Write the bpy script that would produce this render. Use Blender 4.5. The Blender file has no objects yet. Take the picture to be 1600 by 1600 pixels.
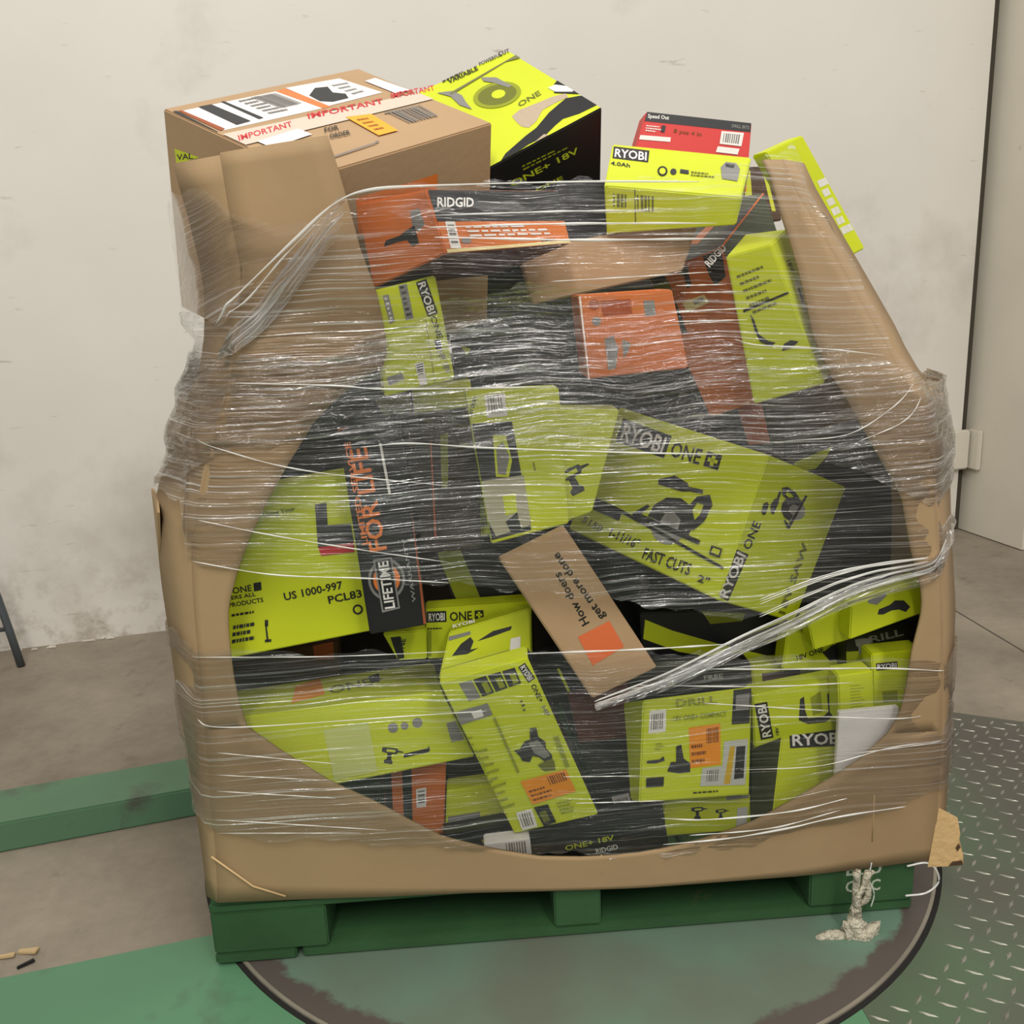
import bpy, bmesh, math, random
import numpy as np
from mathutils import Vector, Matrix, Quaternion
SC=bpy.context.scene
COL=SC.collection
CAMD={'C': [0.44669, -1.3887, 1.1064], 'r': [0.99694, -0.067776, -0.038953], 'u': [0.054282, 0.241623, 0.968851], 'f': [0.056253, 0.968, -0.244562], 'F': 1479.71, 'turn': [0.6408, 0.4337, 0.7371]}
BOXES=[
["large_carton","large kraft carton with shipping labels and red tape at the upper left of the heap","carton",None,[0.268,0.3188,1.2061],[0.49002,0.79242,0.22682,0.28374],[-1899,1658,1864,1716,1793,1864,1909,-1753,1864,-1928,-1525,1864,-1916,1657,-1836,1937,1801,-1717,2130,-1744,-1717,-1949,-1887,-2185],["kraft","kraft","kraft","kraft","kraft","kraft"],[["P","t","shipping_label","white",[-1776,1553,-14,1541,154,386,-1726,406]],["P","t","orange_stripe","stickerorange2",[-31,1553,185,1572,267,384,74,364]],["P","t","shipping_label","white",[205,1601,1269,1521,1381,461,226,414]],["P","t","printed_picture","dark",[281,1033,604,1318,821,1251,700,946,831,767,728,545,394,536,246,684]],["M","t","fine_print","grey_ink",[[912,1282,961,1277,960,1194,912,1198],[973,1276,1024,1271,1023,1190,972,1194],[1035,1270,1093,1264,1092,1185,1034,1189],[1105,1263,1154,1258,1152,1180,1103,1184],[1166,1257,1223,1251,1221,1175,1164,1179],[911,1096,948,1094,947,1012,910,1013],[959,1094,1016,1091,1015,1011,958,1012],[1027,1091,1072,1089,1071,1010,1026,1011],[1083,1088,1138,1086,1136,1009,1082,1010],[909,912,946,912,945,831,908,829],[957,912,985,913,984,833,956,831],[996,913,1036,914,1035,835,995,833],[1047,914,1089,914,1087,837,1046,835],[1100,915,1119,915,1117,838,1098,837],[1130,915,1146,915,1144,839,1128,839],[907,730,962,734,961,654,907,648],[973,734,1021,738,1020,660,971,655],[1032,739,1056,741,1055,663,1031,661],[1067,741,1117,745,1116,669,1066,664],[1128,746,1152,748,1150,673,1126,670],[1163,748,1166,749,1163,674,1161,674]]],["M","t","printed_stripe","brownorange",[[-1815,1581,-1753,1574,-1680,444,-1779,410]]],["M","t","printed_stripe","black",[[-1893,1599,-1831,1592,-1839,384,-1854,379,-1894,1506]]],["M","t","bold_print","dark",[[-1467,1561,-1241,1555,-1184,514,-1450,490],[-1052,1579,-994,1577,-944,526,-1033,515]]],["M","t","fine_print","grey_ink",[[-811,1456,-763,1456,-759,1386,-806,1386],[-753,1457,-718,1457,-714,1386,-749,1386],[-708,1457,-682,1457,-677,1386,-704,1386],[-671,1457,-654,1457,-650,1386,-667,1386],[-644,1457,-602,1457,-598,1386,-640,1386],[-592,1457,-557,1457,-552,1386,-587,1386],[-547,1457,-501,1457,-496,1386,-542,1386],[-801,1301,-755,1301,-751,1231,-797,1232],[-745,1301,-718,1301,-714,1231,-741,1231],[-708,1301,-661,1300,-656,1230,-704,1231],[-651,1300,-606,1300,-602,1229,-646,1230],[-596,1300,-563,1299,-559,1229,-591,1229],[-553,1299,-546,1299,-541,1229,-548,1229],[-791,1148,-767,1147,-763,1079,-787,1079],[-757,1147,-719,1146,-715,1077,-753,1078],[-709,1146,-662,1145,-657,1076,-705,1077],[-652,1145,-625,1145,-620,1075,-647,1076],[-614,1144,-567,1143,-562,1074,-610,1075],[-556,1143,-513,1142,-508,1072,-552,1073],[-503,1142,-493,1142,-488,1072,-498,1072],[-782,996,-761,995,-757,927,-778,928],[-751,995,-704,993,-700,925,-747,927],[-694,993,-646,992,-642,923,-689,925],[-636,991,-602,990,-597,921,-632,923],[-592,990,-571,989,-566,920,-587,921],[-561,989,-536,988,-531,919,-556,920],[-772,845,-744,844,-740,777,-768,778],[-734,844,-681,841,-677,774,-730,776],[-671,841,-631,839,-627,771,-666,773],[-621,839,-596,838,-592,770,-617,771],[-586,837,-544,836,-539,767,-581,769],[-533,835,-502,834,-497,765,-529,767],[-492,834,-478,833,-473,764,-487,765],[-763,696,-726,694,-722,627,-759,629],[-716,694,-675,691,-670,624,-712,627],[-664,691,-621,689,-616,621,-660,624],[-610,688,-562,686,-558,618,-606,621],[-552,685,-497,682,-492,614,-547,617],[-487,682,-468,681,-463,613,-482,614],[-458,680,-429,679,-425,611,-453,612]]],["M","t","barcode","grey_ink",[[-541,1497,-522,1495,-440,750,-457,750],[-495,1493,-463,1490,-386,752,-415,751],[-449,1489,-418,1486,-345,753,-373,752],[-402,1485,-381,1483,-311,753,-330,753],[-356,1481,-330,1478,-264,754,-288,754],[-309,1476,-284,1474,-222,756,-245,755],[-262,1472,-233,1470,-176,757,-202,756],[-215,1468,-184,1465,-131,758,-159,757],[-168,1464,-150,1462,-99,759,-116,758],[-121,1460,-103,1458,-57,760,-73,759]]],["P","t","paper_label","paper",[1516,1119,1779,1164,1821,278,1512,281]],["P","t","packing_tape","tapewhite",[-1850,240,1841,67,1829,-332,-1829,-344]],["T","t","IMPORTANT","redprint",[-1816,-151,995,67,111,214]],["T","t","IMPORTANT","redprint",[-443,45,1452,-75,143,231]],["T","t","IMPORTANT","redprint",[1261,78,894,-82,180,247]],["P","t","paper_label","paper",[-1625,-329,-826,-225,-808,-560,-1606,-678]],["P","t","price_sticker","stickeryellow",[76,-222,497,-337,338,-1197,-43,-1200]],["M","t","fine_print","brownink",[[136,-418,179,-426,168,-502,125,-495],[187,-427,205,-430,194,-506,176,-504],[213,-432,248,-438,237,-514,202,-508],[257,-440,273,-443,262,-518,246,-515],[281,-444,303,-448,292,-523,270,-519],[311,-449,327,-452,316,-527,300,-524],[113,-589,145,-594,135,-669,102,-665],[154,-595,181,-599,170,-674,143,-670],[189,-600,217,-604,206,-679,179,-675],[225,-605,253,-610,242,-684,214,-680],[262,-611,281,-614,270,-687,251,-685],[290,-615,300,-616,288,-690,278,-688],[90,-757,110,-760,100,-835,80,-833],[118,-761,132,-762,122,-837,108,-835],[140,-763,162,-766,151,-840,130,-838],[170,-767,195,-770,185,-843,159,-841],[204,-771,244,-775,233,-848,193,-844],[252,-776,262,-777,250,-850,241,-849],[67,-924,88,-925,78,-999,57,-998],[96,-926,138,-930,128,-1003,86,-1000],[146,-930,162,-932,151,-1004,136,-1003],[170,-932,201,-935,190,-1007,159,-1005],[209,-936,234,-938,223,-1009,198,-1008]]],["M","t","barcode","grey_ink",[[759,-451,786,-453,737,-1030,711,-1030],[826,-456,872,-459,818,-1031,774,-1031],[893,-461,937,-464,879,-1031,837,-1031],[960,-466,991,-468,929,-1031,901,-1031],[1028,-471,1065,-473,999,-1031,964,-1031],[1096,-476,1132,-478,1062,-1032,1028,-1032],[1164,-481,1206,-484,1132,-1032,1093,-1032],[1232,-486,1278,-489,1201,-1032,1157,-1032],[1301,-491,1328,-493,1248,-1032,1222,-1032],[701,-408,1414,-446,1400,-477,688,-457],[1414,-446,1296,-1039,1258,-1050,1383,-465]]],["T","t","FOR","ink",[-604,-605,256,-11,105,167]],["T","t","ORDER","ink",[-711,-876,363,-26,103,162]],["M","t","printed_stripe","grey_ink",[[-1128,-1497,-274,-1411,-292,-1449,-1151,-1543],[-264,-1384,-184,-1375,-202,-1413,-283,-1438]]],["P","f","printed_square","orangeprint",[-1008,1175,390,1150,635,1152,620,963,464,482,-1002,583]],["P","l","yellow_label","limeprint",[-1575,1119,-857,1175,-1580,874]],["T","l","VAL","ink",[-1544,946,494,156,10,93]]]],
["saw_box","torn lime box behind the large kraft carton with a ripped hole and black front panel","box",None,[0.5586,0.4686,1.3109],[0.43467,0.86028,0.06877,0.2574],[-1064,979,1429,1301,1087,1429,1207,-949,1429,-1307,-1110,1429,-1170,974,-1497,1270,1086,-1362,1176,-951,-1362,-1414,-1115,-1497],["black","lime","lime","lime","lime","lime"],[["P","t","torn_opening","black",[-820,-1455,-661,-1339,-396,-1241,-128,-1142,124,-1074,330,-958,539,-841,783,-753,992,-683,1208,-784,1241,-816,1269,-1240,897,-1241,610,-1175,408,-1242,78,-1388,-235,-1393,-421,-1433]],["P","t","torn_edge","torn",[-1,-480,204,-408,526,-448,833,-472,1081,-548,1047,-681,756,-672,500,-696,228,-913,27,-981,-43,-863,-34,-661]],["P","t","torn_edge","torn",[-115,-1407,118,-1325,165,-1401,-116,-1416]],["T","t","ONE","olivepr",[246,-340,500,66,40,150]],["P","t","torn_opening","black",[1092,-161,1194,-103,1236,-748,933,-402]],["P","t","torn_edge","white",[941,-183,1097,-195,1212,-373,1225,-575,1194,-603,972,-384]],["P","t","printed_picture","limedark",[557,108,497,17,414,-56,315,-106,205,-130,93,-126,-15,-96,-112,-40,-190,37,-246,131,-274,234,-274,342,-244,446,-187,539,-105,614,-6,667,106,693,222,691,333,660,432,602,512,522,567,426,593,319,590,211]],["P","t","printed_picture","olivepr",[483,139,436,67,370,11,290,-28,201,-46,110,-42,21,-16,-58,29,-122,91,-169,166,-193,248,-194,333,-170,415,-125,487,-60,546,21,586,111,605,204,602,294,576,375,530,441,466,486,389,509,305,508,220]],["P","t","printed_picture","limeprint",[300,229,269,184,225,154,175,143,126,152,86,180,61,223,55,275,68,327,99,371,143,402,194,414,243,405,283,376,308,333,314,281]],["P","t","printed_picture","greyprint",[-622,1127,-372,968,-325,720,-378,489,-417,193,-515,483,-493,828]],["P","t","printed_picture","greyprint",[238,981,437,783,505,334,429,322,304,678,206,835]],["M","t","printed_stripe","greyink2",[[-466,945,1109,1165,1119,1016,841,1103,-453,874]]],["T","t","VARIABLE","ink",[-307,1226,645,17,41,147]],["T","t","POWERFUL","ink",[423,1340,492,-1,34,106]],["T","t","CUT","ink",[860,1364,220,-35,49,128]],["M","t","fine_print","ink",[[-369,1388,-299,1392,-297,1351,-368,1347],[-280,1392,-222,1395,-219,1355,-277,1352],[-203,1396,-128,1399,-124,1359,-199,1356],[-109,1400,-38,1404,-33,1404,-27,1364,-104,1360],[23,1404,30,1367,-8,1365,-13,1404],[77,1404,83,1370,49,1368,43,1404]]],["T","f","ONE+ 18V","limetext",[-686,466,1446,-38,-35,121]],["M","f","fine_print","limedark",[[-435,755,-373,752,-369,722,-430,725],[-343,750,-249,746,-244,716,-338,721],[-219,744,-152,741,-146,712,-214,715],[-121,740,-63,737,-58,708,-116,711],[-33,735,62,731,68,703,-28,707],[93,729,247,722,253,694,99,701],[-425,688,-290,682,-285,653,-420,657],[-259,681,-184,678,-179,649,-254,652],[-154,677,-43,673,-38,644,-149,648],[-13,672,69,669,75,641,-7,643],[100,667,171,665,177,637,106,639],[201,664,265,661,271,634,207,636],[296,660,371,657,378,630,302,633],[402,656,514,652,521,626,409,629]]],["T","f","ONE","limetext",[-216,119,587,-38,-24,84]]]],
["red_box","red box with a black band, standing behind the lime battery box on top","box",None,[0.8891,0.3692,1.2976],[0.76495,0.63856,0.07866,-0.0301],[-912,543,224,1009,626,224,1040,-574,224,-1136,-594,224,-912,543,-224,1009,626,-224,1040,-574,-224,-1136,-594,-224],["redcard","dark","redcard","redcard","dark","redcard"],[["P","f","printed_band","dark",[1019,573,1017,416,-913,413,-875,573]],["T","f","Speed Out","white",[-858,476,379,6,2,65]],["T","f","DRILL BITS","greyprint",[665,467,319,-1,2,55]],["M","f","printed_stripe","white",[[-972,169,-425,182,-431,105,-991,93]]],["M","f","fine_print","white",[[-875,347,-838,347,-841,329,-877,329],[-827,347,-797,347,-802,329,-832,329],[-787,347,-747,347,-755,329,-792,329],[-737,348,-697,348,-706,329,-745,329],[-687,348,-667,348,-678,329,-696,329],[-657,348,-640,348,-651,329,-668,329],[-880,306,-856,306,-859,288,-882,288],[-846,306,-823,306,-828,288,-850,288],[-814,306,-765,306,-772,287,-819,288],[-755,306,-724,306,-733,287,-763,287],[-715,306,-671,305,-683,286,-724,287],[-662,305,-630,305,-644,286,-674,286],[-621,305,-591,305,-607,285,-635,286],[-885,266,-852,266,-856,247,-887,248],[-843,265,-803,265,-809,246,-848,247],[-795,265,-765,264,-773,245,-801,246],[-756,264,-720,263,-730,244,-765,245],[-711,263,-702,263,-713,244,-722,244]]],["T","f","8 pcs 4 in","brownink",[-384,273,512,-14,5,66]],["P","f","barcode_label","white",[483,382,895,391,864,155,463,160]],["M","f","barcode","grey_ink",[[529,350,544,350,529,193,514,193],[568,350,594,351,578,193,552,193],[606,351,632,351,615,193,590,193],[645,352,663,352,646,192,629,192],[684,352,706,353,688,192,667,192],[723,353,744,353,725,192,705,192],[762,353,786,354,767,191,743,192],[801,354,827,354,807,191,782,191]]],["P","f","barcode_label","white",[431,113,832,108,804,6,403,11]],["P","f","printed_square","dark",[-599,372,-529,368,-545,257,-615,261]]]],
["battery_box","long lime box with a black logo badge lying in front of the red box","box",None,[0.8296,0.2191,1.2289],[0.52763,0.84042,-0.07741,-0.0965],[-1098,369,911,1000,254,911,974,-195,911,-1035,-420,911,-1133,371,-970,1194,243,-852,1168,-205,-852,-1070,-418,-970],["lime","lime","lime","lime","lime","lime"],[["P","t","logo_badge","black",[-1135,797,-525,758,-488,201,-1081,235]],["T","t","RYOBI","white",[-1058,317,534,-31,-37,390]],["T","t","4.0Ah","ink",[-1068,-74,318,-28,-15,172]],["P","t","printed_symbol","ink",[-140,-104,-139,-203,-154,-285,-181,-336,-217,-346,-253,-313,-282,-243,-300,-149,-302,-50,-288,35,-260,88,-224,98,-187,63,-157,-9]],["P","t","printed_symbol","limeprint",[-170,-113,-170,-184,-183,-239,-206,-265,-233,-253,-256,-208,-270,-140,-270,-69,-257,-12,-234,14,-207,2,-183,-44]],["P","t","printed_symbol","dark",[3,-93,0,-177,-20,-234,-51,-243,-80,-200,-97,-121,-95,-36,-75,22,-44,31,-14,-13]],["P","t","printed_symbol","dark",[53,36,189,16,202,-151,58,-134]],["P","t","printed_picture","greyprint",[685,300,755,556,922,543,993,299,973,-243,731,-200]],["P","t","printed_picture","dark",[749,465,904,479,891,299,766,323]],["M","t","fine_print","olivepr",[[232,-26,275,-26,277,-83,234,-83],[287,-26,322,-27,324,-82,289,-82],[334,-27,379,-27,381,-81,336,-82],[391,-27,437,-27,439,-81,393,-81],[449,-27,471,-27,473,-80,451,-81],[482,-28,502,-28,505,-80,485,-80],[236,-153,267,-151,269,-207,238,-209],[279,-151,309,-150,311,-205,281,-207],[320,-150,383,-148,385,-201,323,-205],[395,-147,434,-146,437,-199,397,-201],[446,-145,501,-144,504,-195,448,-198],[513,-143,553,-142,556,-193,516,-195],[565,-141,602,-140,604,-190,567,-192]]],["M","f","fine_print","olivepr",[[-928,199,-903,200,-884,-15,-908,-15],[-868,200,-826,200,-806,-14,-848,-15],[-808,200,-768,200,-748,-14,-787,-14],[-748,200,-721,200,-700,-14,-727,-14],[-560,211,-536,211,-499,-53,-522,-53],[-502,210,-462,209,-427,-51,-466,-52],[-444,209,-406,208,-373,-51,-410,-51],[-387,208,-360,207,-328,-50,-353,-50],[-329,207,-297,206,-267,-49,-297,-49],[-607,288,-588,290,-520,-263,-540,-264]]],["P","f","printed_stripe","limeprint",[-1016,304,-941,-466,-956,-469,-1061,304]]]],
["slim_box","slim lime box leaning outside the torn right panel, under pale film","box",None,[1.0547,0.2217,1.1996],[0.65177,0.69251,-0.13817,0.27665],[-366,1181,221,322,1022,221,356,-1166,221,-312,-1037,221,-366,1181,-221,322,1022,-221,356,-1166,-221,-312,-1037,-221],["lime","lime","lime","lime","lime","lime"],[["M","f","fine_print","white",[[100,307,125,307,147,188,122,188],[130,307,156,307,179,188,153,188],[162,307,191,307,215,188,185,188],[196,307,221,306,245,188,220,188],[227,306,255,306,280,187,251,187],[132,137,151,137,174,17,154,18],[157,137,187,137,210,17,180,17],[192,137,216,137,240,17,216,17],[222,137,250,136,274,17,246,17],[164,-34,184,-34,207,-155,186,-155],[190,-34,205,-34,228,-155,213,-155],[211,-34,233,-35,256,-155,234,-155],[239,-35,261,-35,285,-156,262,-155],[267,-35,277,-35,302,-156,291,-156],[283,-35,291,-35,316,-156,308,-156],[196,-206,227,-207,250,-328,219,-328],[233,-207,260,-207,284,-329,256,-328],[266,-207,280,-207,304,-329,290,-329],[286,-207,314,-208,338,-329,310,-329],[320,-208,333,-208,358,-329,345,-329],[339,-208,340,-208,366,-330,364,-330],[228,-380,239,-380,262,-503,251,-503],[245,-381,275,-381,299,-503,268,-503],[282,-381,297,-381,321,-504,305,-503],[303,-381,318,-381,343,-504,327,-504],[325,-381,358,-382,383,-504,349,-504],[261,-556,279,-556,302,-679,284,-679],[285,-556,318,-556,342,-680,308,-679],[325,-556,348,-557,372,-680,349,-680],[354,-557,381,-557,406,-681,379,-680],[387,-557,403,-557,428,-681,412,-681],[409,-557,442,-558,468,-681,435,-681],[448,-558,464,-558,490,-682,475,-681]]]]],
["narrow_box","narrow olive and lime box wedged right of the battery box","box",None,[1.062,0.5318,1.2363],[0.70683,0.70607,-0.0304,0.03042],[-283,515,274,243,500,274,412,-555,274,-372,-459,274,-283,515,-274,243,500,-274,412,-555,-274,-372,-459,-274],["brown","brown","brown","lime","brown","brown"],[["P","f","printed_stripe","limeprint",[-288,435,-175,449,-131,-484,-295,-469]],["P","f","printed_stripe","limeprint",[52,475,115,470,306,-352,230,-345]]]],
["tool_box","orange and black tool box wrapped against the front of the large kraft carton","box",None,[0.4823,0.08,1.1688],[0.70561,0.60629,0.22339,0.29092],[-1394,416,788,1285,384,788,1374,-404,788,-1260,-425,788,-1422,591,-665,1257,559,-665,1397,-550,-911,-1237,-571,-911],["orange","dark","maroon","orange","orange","dark"],[["P","f","printed_band","dark",[1260,400,1315,-42,-1309,-9,-1379,400]],["T","f","RIDGID","white",[-1263,182,683,-3,32,126]],["P","f","barcode_label","white",[-995,-15,-967,-375,-1157,-368,-1172,-12]],["M","f","barcode","grey_ink",[[-1019,-57,-1017,-79,-1143,-77,-1144,-55],[-1015,-112,-1012,-149,-1139,-146,-1141,-109],[-1011,-166,-1008,-202,-1137,-199,-1139,-163],[-1007,-221,-1005,-246,-1135,-242,-1136,-217],[-1003,-276,-1001,-306,-1132,-302,-1133,-272]]],["P","f","printed_symbol","greyprint",[-746,-278,-765,-299,-804,-313,-854,-317,-902,-310,-933,-293,-941,-273,-923,-253,-883,-238,-833,-234,-786,-241,-754,-257]],["T","f","18V","dark",[700,-359,289,-9,19,74]],["M","f","fine_print","white",[[-823,-80,-721,-81,-709,-107,-811,-107],[-671,-82,-514,-83,-501,-109,-659,-108],[-462,-83,-347,-84,-335,-110,-450,-109],[-295,-85,-195,-86,-182,-112,-282,-111],[-142,-86,26,-87,39,-113,-129,-112],[80,-88,357,-90,371,-116,93,-114],[-797,-139,-572,-140,-560,-166,-785,-165],[-522,-141,-394,-142,-382,-168,-509,-167],[-342,-142,-151,-143,-138,-170,-330,-168],[-98,-144,46,-145,59,-171,-85,-170],[100,-145,226,-146,240,-172,114,-171],[281,-147,396,-148,410,-174,295,-173],[452,-148,591,-149,606,-175,466,-174],[649,-150,858,-151,873,-177,663,-176],[-771,-197,-538,-199,-525,-225,-759,-223],[-486,-199,-247,-201,-235,-227,-474,-225],[-195,-201,-68,-202,-55,-228,-182,-227],[-15,-202,138,-203,151,-230,-1,-229],[192,-204,413,-205,427,-232,206,-230],[469,-206,719,-208,733,-234,484,-232],[777,-208,914,-209,929,-235,792,-234]]],["P","f","printed_stripe","paleyellow",[-1243,-382,1351,-331,1357,-375,-1237,-426,-1243,-391]],["P","l","printed_picture","greyprint",[332,278,519,298,560,83,414,-3,309,68]],["P","l","printed_picture","dark",[167,40,356,89,362,-153,220,-182,135,-87,-56,-94,-372,-126,-302,-52,14,-14]]]],
["upright_box","upright lime box directly below the orange and black tool box","box",None,[0.3893,0.0354,1.0238],[0.70091,0.7072,0.00643,0.0925],[-430,710,357,478,785,357,501,-713,357,-549,-782,357,-430,710,-357,478,785,-357,501,-713,-357,-549,-782,-357],["lime","lime","lime","lime","black","lime"],[["P","f","logo_badge","black",[403,725,444,218,285,206,245,713]],["T","f","RYOBI","white",[271,692,36,-460,110,8]],["T","f","ONE","ink",[318,201,25,-334,83,6]],["P","f","logo_badge","ink",[284,-137,379,-143,373,-274,278,-268]],["T","f","HP 18V","greyprint",[278,-305,52,-349,92,13]],["P","f","printed_panel","greyprint",[116,732,82,243,-32,244,-5,732]],["P","f","printed_panel","greyprint",[-257,651,-174,648,-187,266,-267,249]],["M","f","fine_print","ink",[[8,714,17,714,16,680,7,680],[20,714,27,714,26,679,19,680],[30,714,40,713,38,679,29,679],[42,713,52,713,51,679,41,679],[55,713,59,713,58,678,53,679],[62,713,66,713,65,678,60,678],[6,638,12,637,11,603,4,603],[15,637,21,637,19,603,13,603],[23,637,36,637,35,602,22,603],[39,637,47,636,46,602,37,602],[50,636,61,636,60,602,48,602],[64,636,72,636,71,601,62,601],[75,636,82,635,81,601,73,601],[3,561,13,560,11,526,2,526],[15,560,27,560,26,525,14,526],[29,560,38,560,37,525,28,525],[40,560,51,559,50,525,39,525],[53,559,56,559,55,525,52,525],[0,483,11,483,10,448,-1,449],[13,483,23,483,21,448,12,448],[25,483,32,483,30,448,24,448],[34,483,38,483,37,448,32,448],[41,483,50,482,49,448,39,448],[-2,406,8,406,7,371,-3,371],[10,406,22,405,20,371,9,371],[24,405,34,405,33,370,23,371],[36,405,48,405,47,370,35,370],[51,405,58,405,56,370,49,370],[-5,328,3,328,2,293,-6,293],[5,328,17,328,15,293,4,293],[19,328,30,328,29,293,18,293],[33,328,37,328,36,293,31,293],[40,328,45,327,43,292,38,293],[47,327,53,327,51,292,45,292],[55,327,66,327,64,292,53,292]]],["M","f","fine_print","white",[[-245,616,-239,615,-239,584,-245,585],[-237,615,-232,615,-232,584,-237,584],[-230,615,-224,614,-225,583,-231,584],[-222,614,-216,613,-216,583,-223,583],[-214,613,-211,613,-212,582,-215,583],[-209,613,-207,613,-207,582,-210,582],[-245,546,-241,546,-242,515,-246,515],[-240,546,-235,546,-236,515,-240,515],[-234,546,-225,546,-226,515,-234,515],[-224,546,-218,545,-219,515,-224,515],[-217,545,-209,545,-210,514,-217,515],[-208,545,-202,545,-203,514,-208,514],[-200,545,-195,544,-196,514,-201,514],[-246,477,-240,477,-240,446,-247,446],[-238,477,-231,477,-231,446,-239,446],[-229,477,-224,477,-224,446,-230,446],[-222,477,-215,477,-216,446,-223,446],[-214,477,-212,477,-212,446,-214,446],[-247,407,-240,408,-241,377,-247,376],[-239,408,-233,408,-233,377,-239,377],[-231,408,-227,408,-228,377,-232,377],[-225,408,-223,408,-223,378,-226,377],[-221,409,-215,409,-216,378,-222,378],[-248,338,-241,338,-242,307,-248,306],[-240,338,-233,339,-233,308,-240,307],[-231,339,-225,340,-225,309,-232,308],[-223,340,-216,340,-216,310,-224,309],[-214,341,-209,341,-210,310,-215,310]]],["P","f","barcode_label","white",[-71,-384,53,-388,31,-717,-85,-715]],["M","f","barcode","dark",[[48,-406,44,-419,-60,-420,-58,-406],[39,-440,32,-463,-64,-462,-62,-439],[29,-473,23,-496,-67,-495,-65,-473],[20,-507,16,-522,-70,-521,-68,-506],[11,-541,6,-560,-74,-558,-72,-540]]],["P","f","battery_picture","greyprint",[-527,-470,-284,-460,-273,-558,-512,-589]],["M","f","printed_stripe","olivepr",[[235,176,244,174,144,-729,135,-727]]]]],
["black_carton","black box under crinkled film, right of the upright lime box","box",None,[0.5517,0.5056,1.0217],[0.70573,0.70409,-0.04332,0.06573],[-997,1335,225,837,1268,225,1280,-1460,225,-1120,-1143,225,-997,1335,-225,837,1268,-225,1280,-1460,-225,-1120,-1143,-225],["black","black","black","black","black","black"],[["P","f","printed_stripe","limeprint",[-872,731,-763,641,-826,566,-957,672]],["P","f","printed_stripe","limeprint",[-889,-383,-715,-475,-798,-586]],["M","f","fine_print","dark",[[463,105,520,100,527,25,471,30],[548,97,635,89,640,13,554,22],[663,86,726,80,729,4,668,10],[754,77,807,72,809,-4,757,1],[835,69,923,61,923,-16,837,-7],[951,58,1024,51,1040,-28,951,-19],[480,-62,600,-75,606,-150,487,-137],[627,-78,694,-85,698,-161,632,-153],[721,-88,820,-98,822,-175,725,-164],[847,-101,919,-109,920,-186,848,-178],[946,-112,1008,-119,1008,-196,946,-189],[1035,-121,1059,-124,1075,-203,1034,-199],[496,-230,617,-244,622,-320,503,-305],[643,-247,763,-261,766,-338,648,-323],[789,-264,851,-272,853,-348,792,-341],[877,-275,950,-283,950,-361,878,-352],[976,-286,1080,-299,1078,-376,976,-364],[1110,-380,1104,-379,1105,-353],[513,-398,562,-405,569,-481,520,-475],[588,-408,685,-421,690,-497,594,-484],[711,-424,814,-437,817,-515,715,-501],[840,-441,928,-452,929,-530,842,-518],[954,-456,1012,-463,1011,-541,954,-533],[1037,-466,1123,-477,1121,-556,1036,-544],[529,-568,618,-580,624,-657,537,-644],[642,-584,709,-593,714,-671,648,-661],[734,-597,855,-614,857,-692,738,-674],[879,-618,971,-631,970,-709,881,-695],[995,-634,1114,-651,1112,-729,994,-712],[1139,-654,1166,-658,1182,-740,1136,-733],[546,-738,636,-752,641,-829,553,-815],[659,-756,735,-768,739,-845,664,-833],[758,-771,811,-779,813,-857,762,-849],[834,-783,899,-793,900,-871,836,-861],[922,-797,1031,-814,1030,-892,923,-875],[1054,-817,1097,-824,1095,-903,1053,-896],[1120,-827,1141,-831,1138,-910,1118,-906]]]]],
["flat_carton","plain kraft carton wedged across the top, beneath the battery box","box",None,[0.7121,0.2139,1.1188],[0.70415,0.70693,-0.04672,0.04731],[-1420,420,222,1577,412,222,1180,-366,222,-1337,-465,222,-1420,420,-222,1577,412,-222,1180,-366,-222,-1337,-465,-222],["kraft","kraft","kraft","kraft","kraft","kraft"],[]],
["dark_tool_box","black box between the orange tool box and the battery box","box",None,[0.6794,0.2629,1.195],[0.70706,0.70712,-0.00468,0.00471],[-447,527,268,440,516,268,369,-524,268,-362,-518,268,-447,527,-268,440,516,-268,369,-524,-268,-362,-518,-268],["black","black","black","black","black","black"],[["T","f","18V","dark",[-226,364,424,5,-2,80]]]],
["long_tool_box","orange box with a charcoal top, tilted beside the sloping lime box at the right","box",None,[0.9916,0.3964,1.0408],[0.54814,0.75821,-0.34054,-0.09325],[-728,1392,1531,713,1515,1531,673,-1378,1531,-662,-1530,1531,-766,1389,-2071,755,1519,-992,716,-1375,-992,-700,-1533,-2071],["orange","darkgreen","orange","black","darkgreen","orange"],[["P","f","printed_band","black",[-304,1427,-381,430,-664,351,-657,463,-516,938,-598,1405,-597,1427]],["P","f","printed_picture","olivepr",[-602,1281,-298,1278,-317,966,-594,994]],["P","f","printed_band","black",[828,1427,825,1399,688,955,453,873,430,1080,474,1427]],["T","t","RIDGID","white",[2085,-1524,-339,615,-450,199]],["P","f","printed_stripe","orangeprint",[515,899,678,934,437,-585,188,-580]],["P","f","paper_label","paleyellow",[-240,808,191,798,235,630,-241,601]],["P","f","barcode","greyprint",[-55,764,149,764,149,687,-44,683]],["P","f","printed_picture","greyprint",[147,1291,110,1250,58,1229,4,1235,-38,1267,-56,1315,-44,1367,-8,1408,43,1427,50,1427,99,1422,140,1390,157,1343]],["P","f","printed_picture","dark",[51,1379,125,1324,73,1020,-34,1011]],["P","f","printed_band","black",[-652,555,-380,561,-410,242,-579,302,-658,444]],["P","t","printed_stripe","orangeprint",[-1,-551,-411,357,-45,201,407,-607]],["P","t","printed_band","dark",[218,438,362,777,1443,-810,1225,-781]]]],
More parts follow.
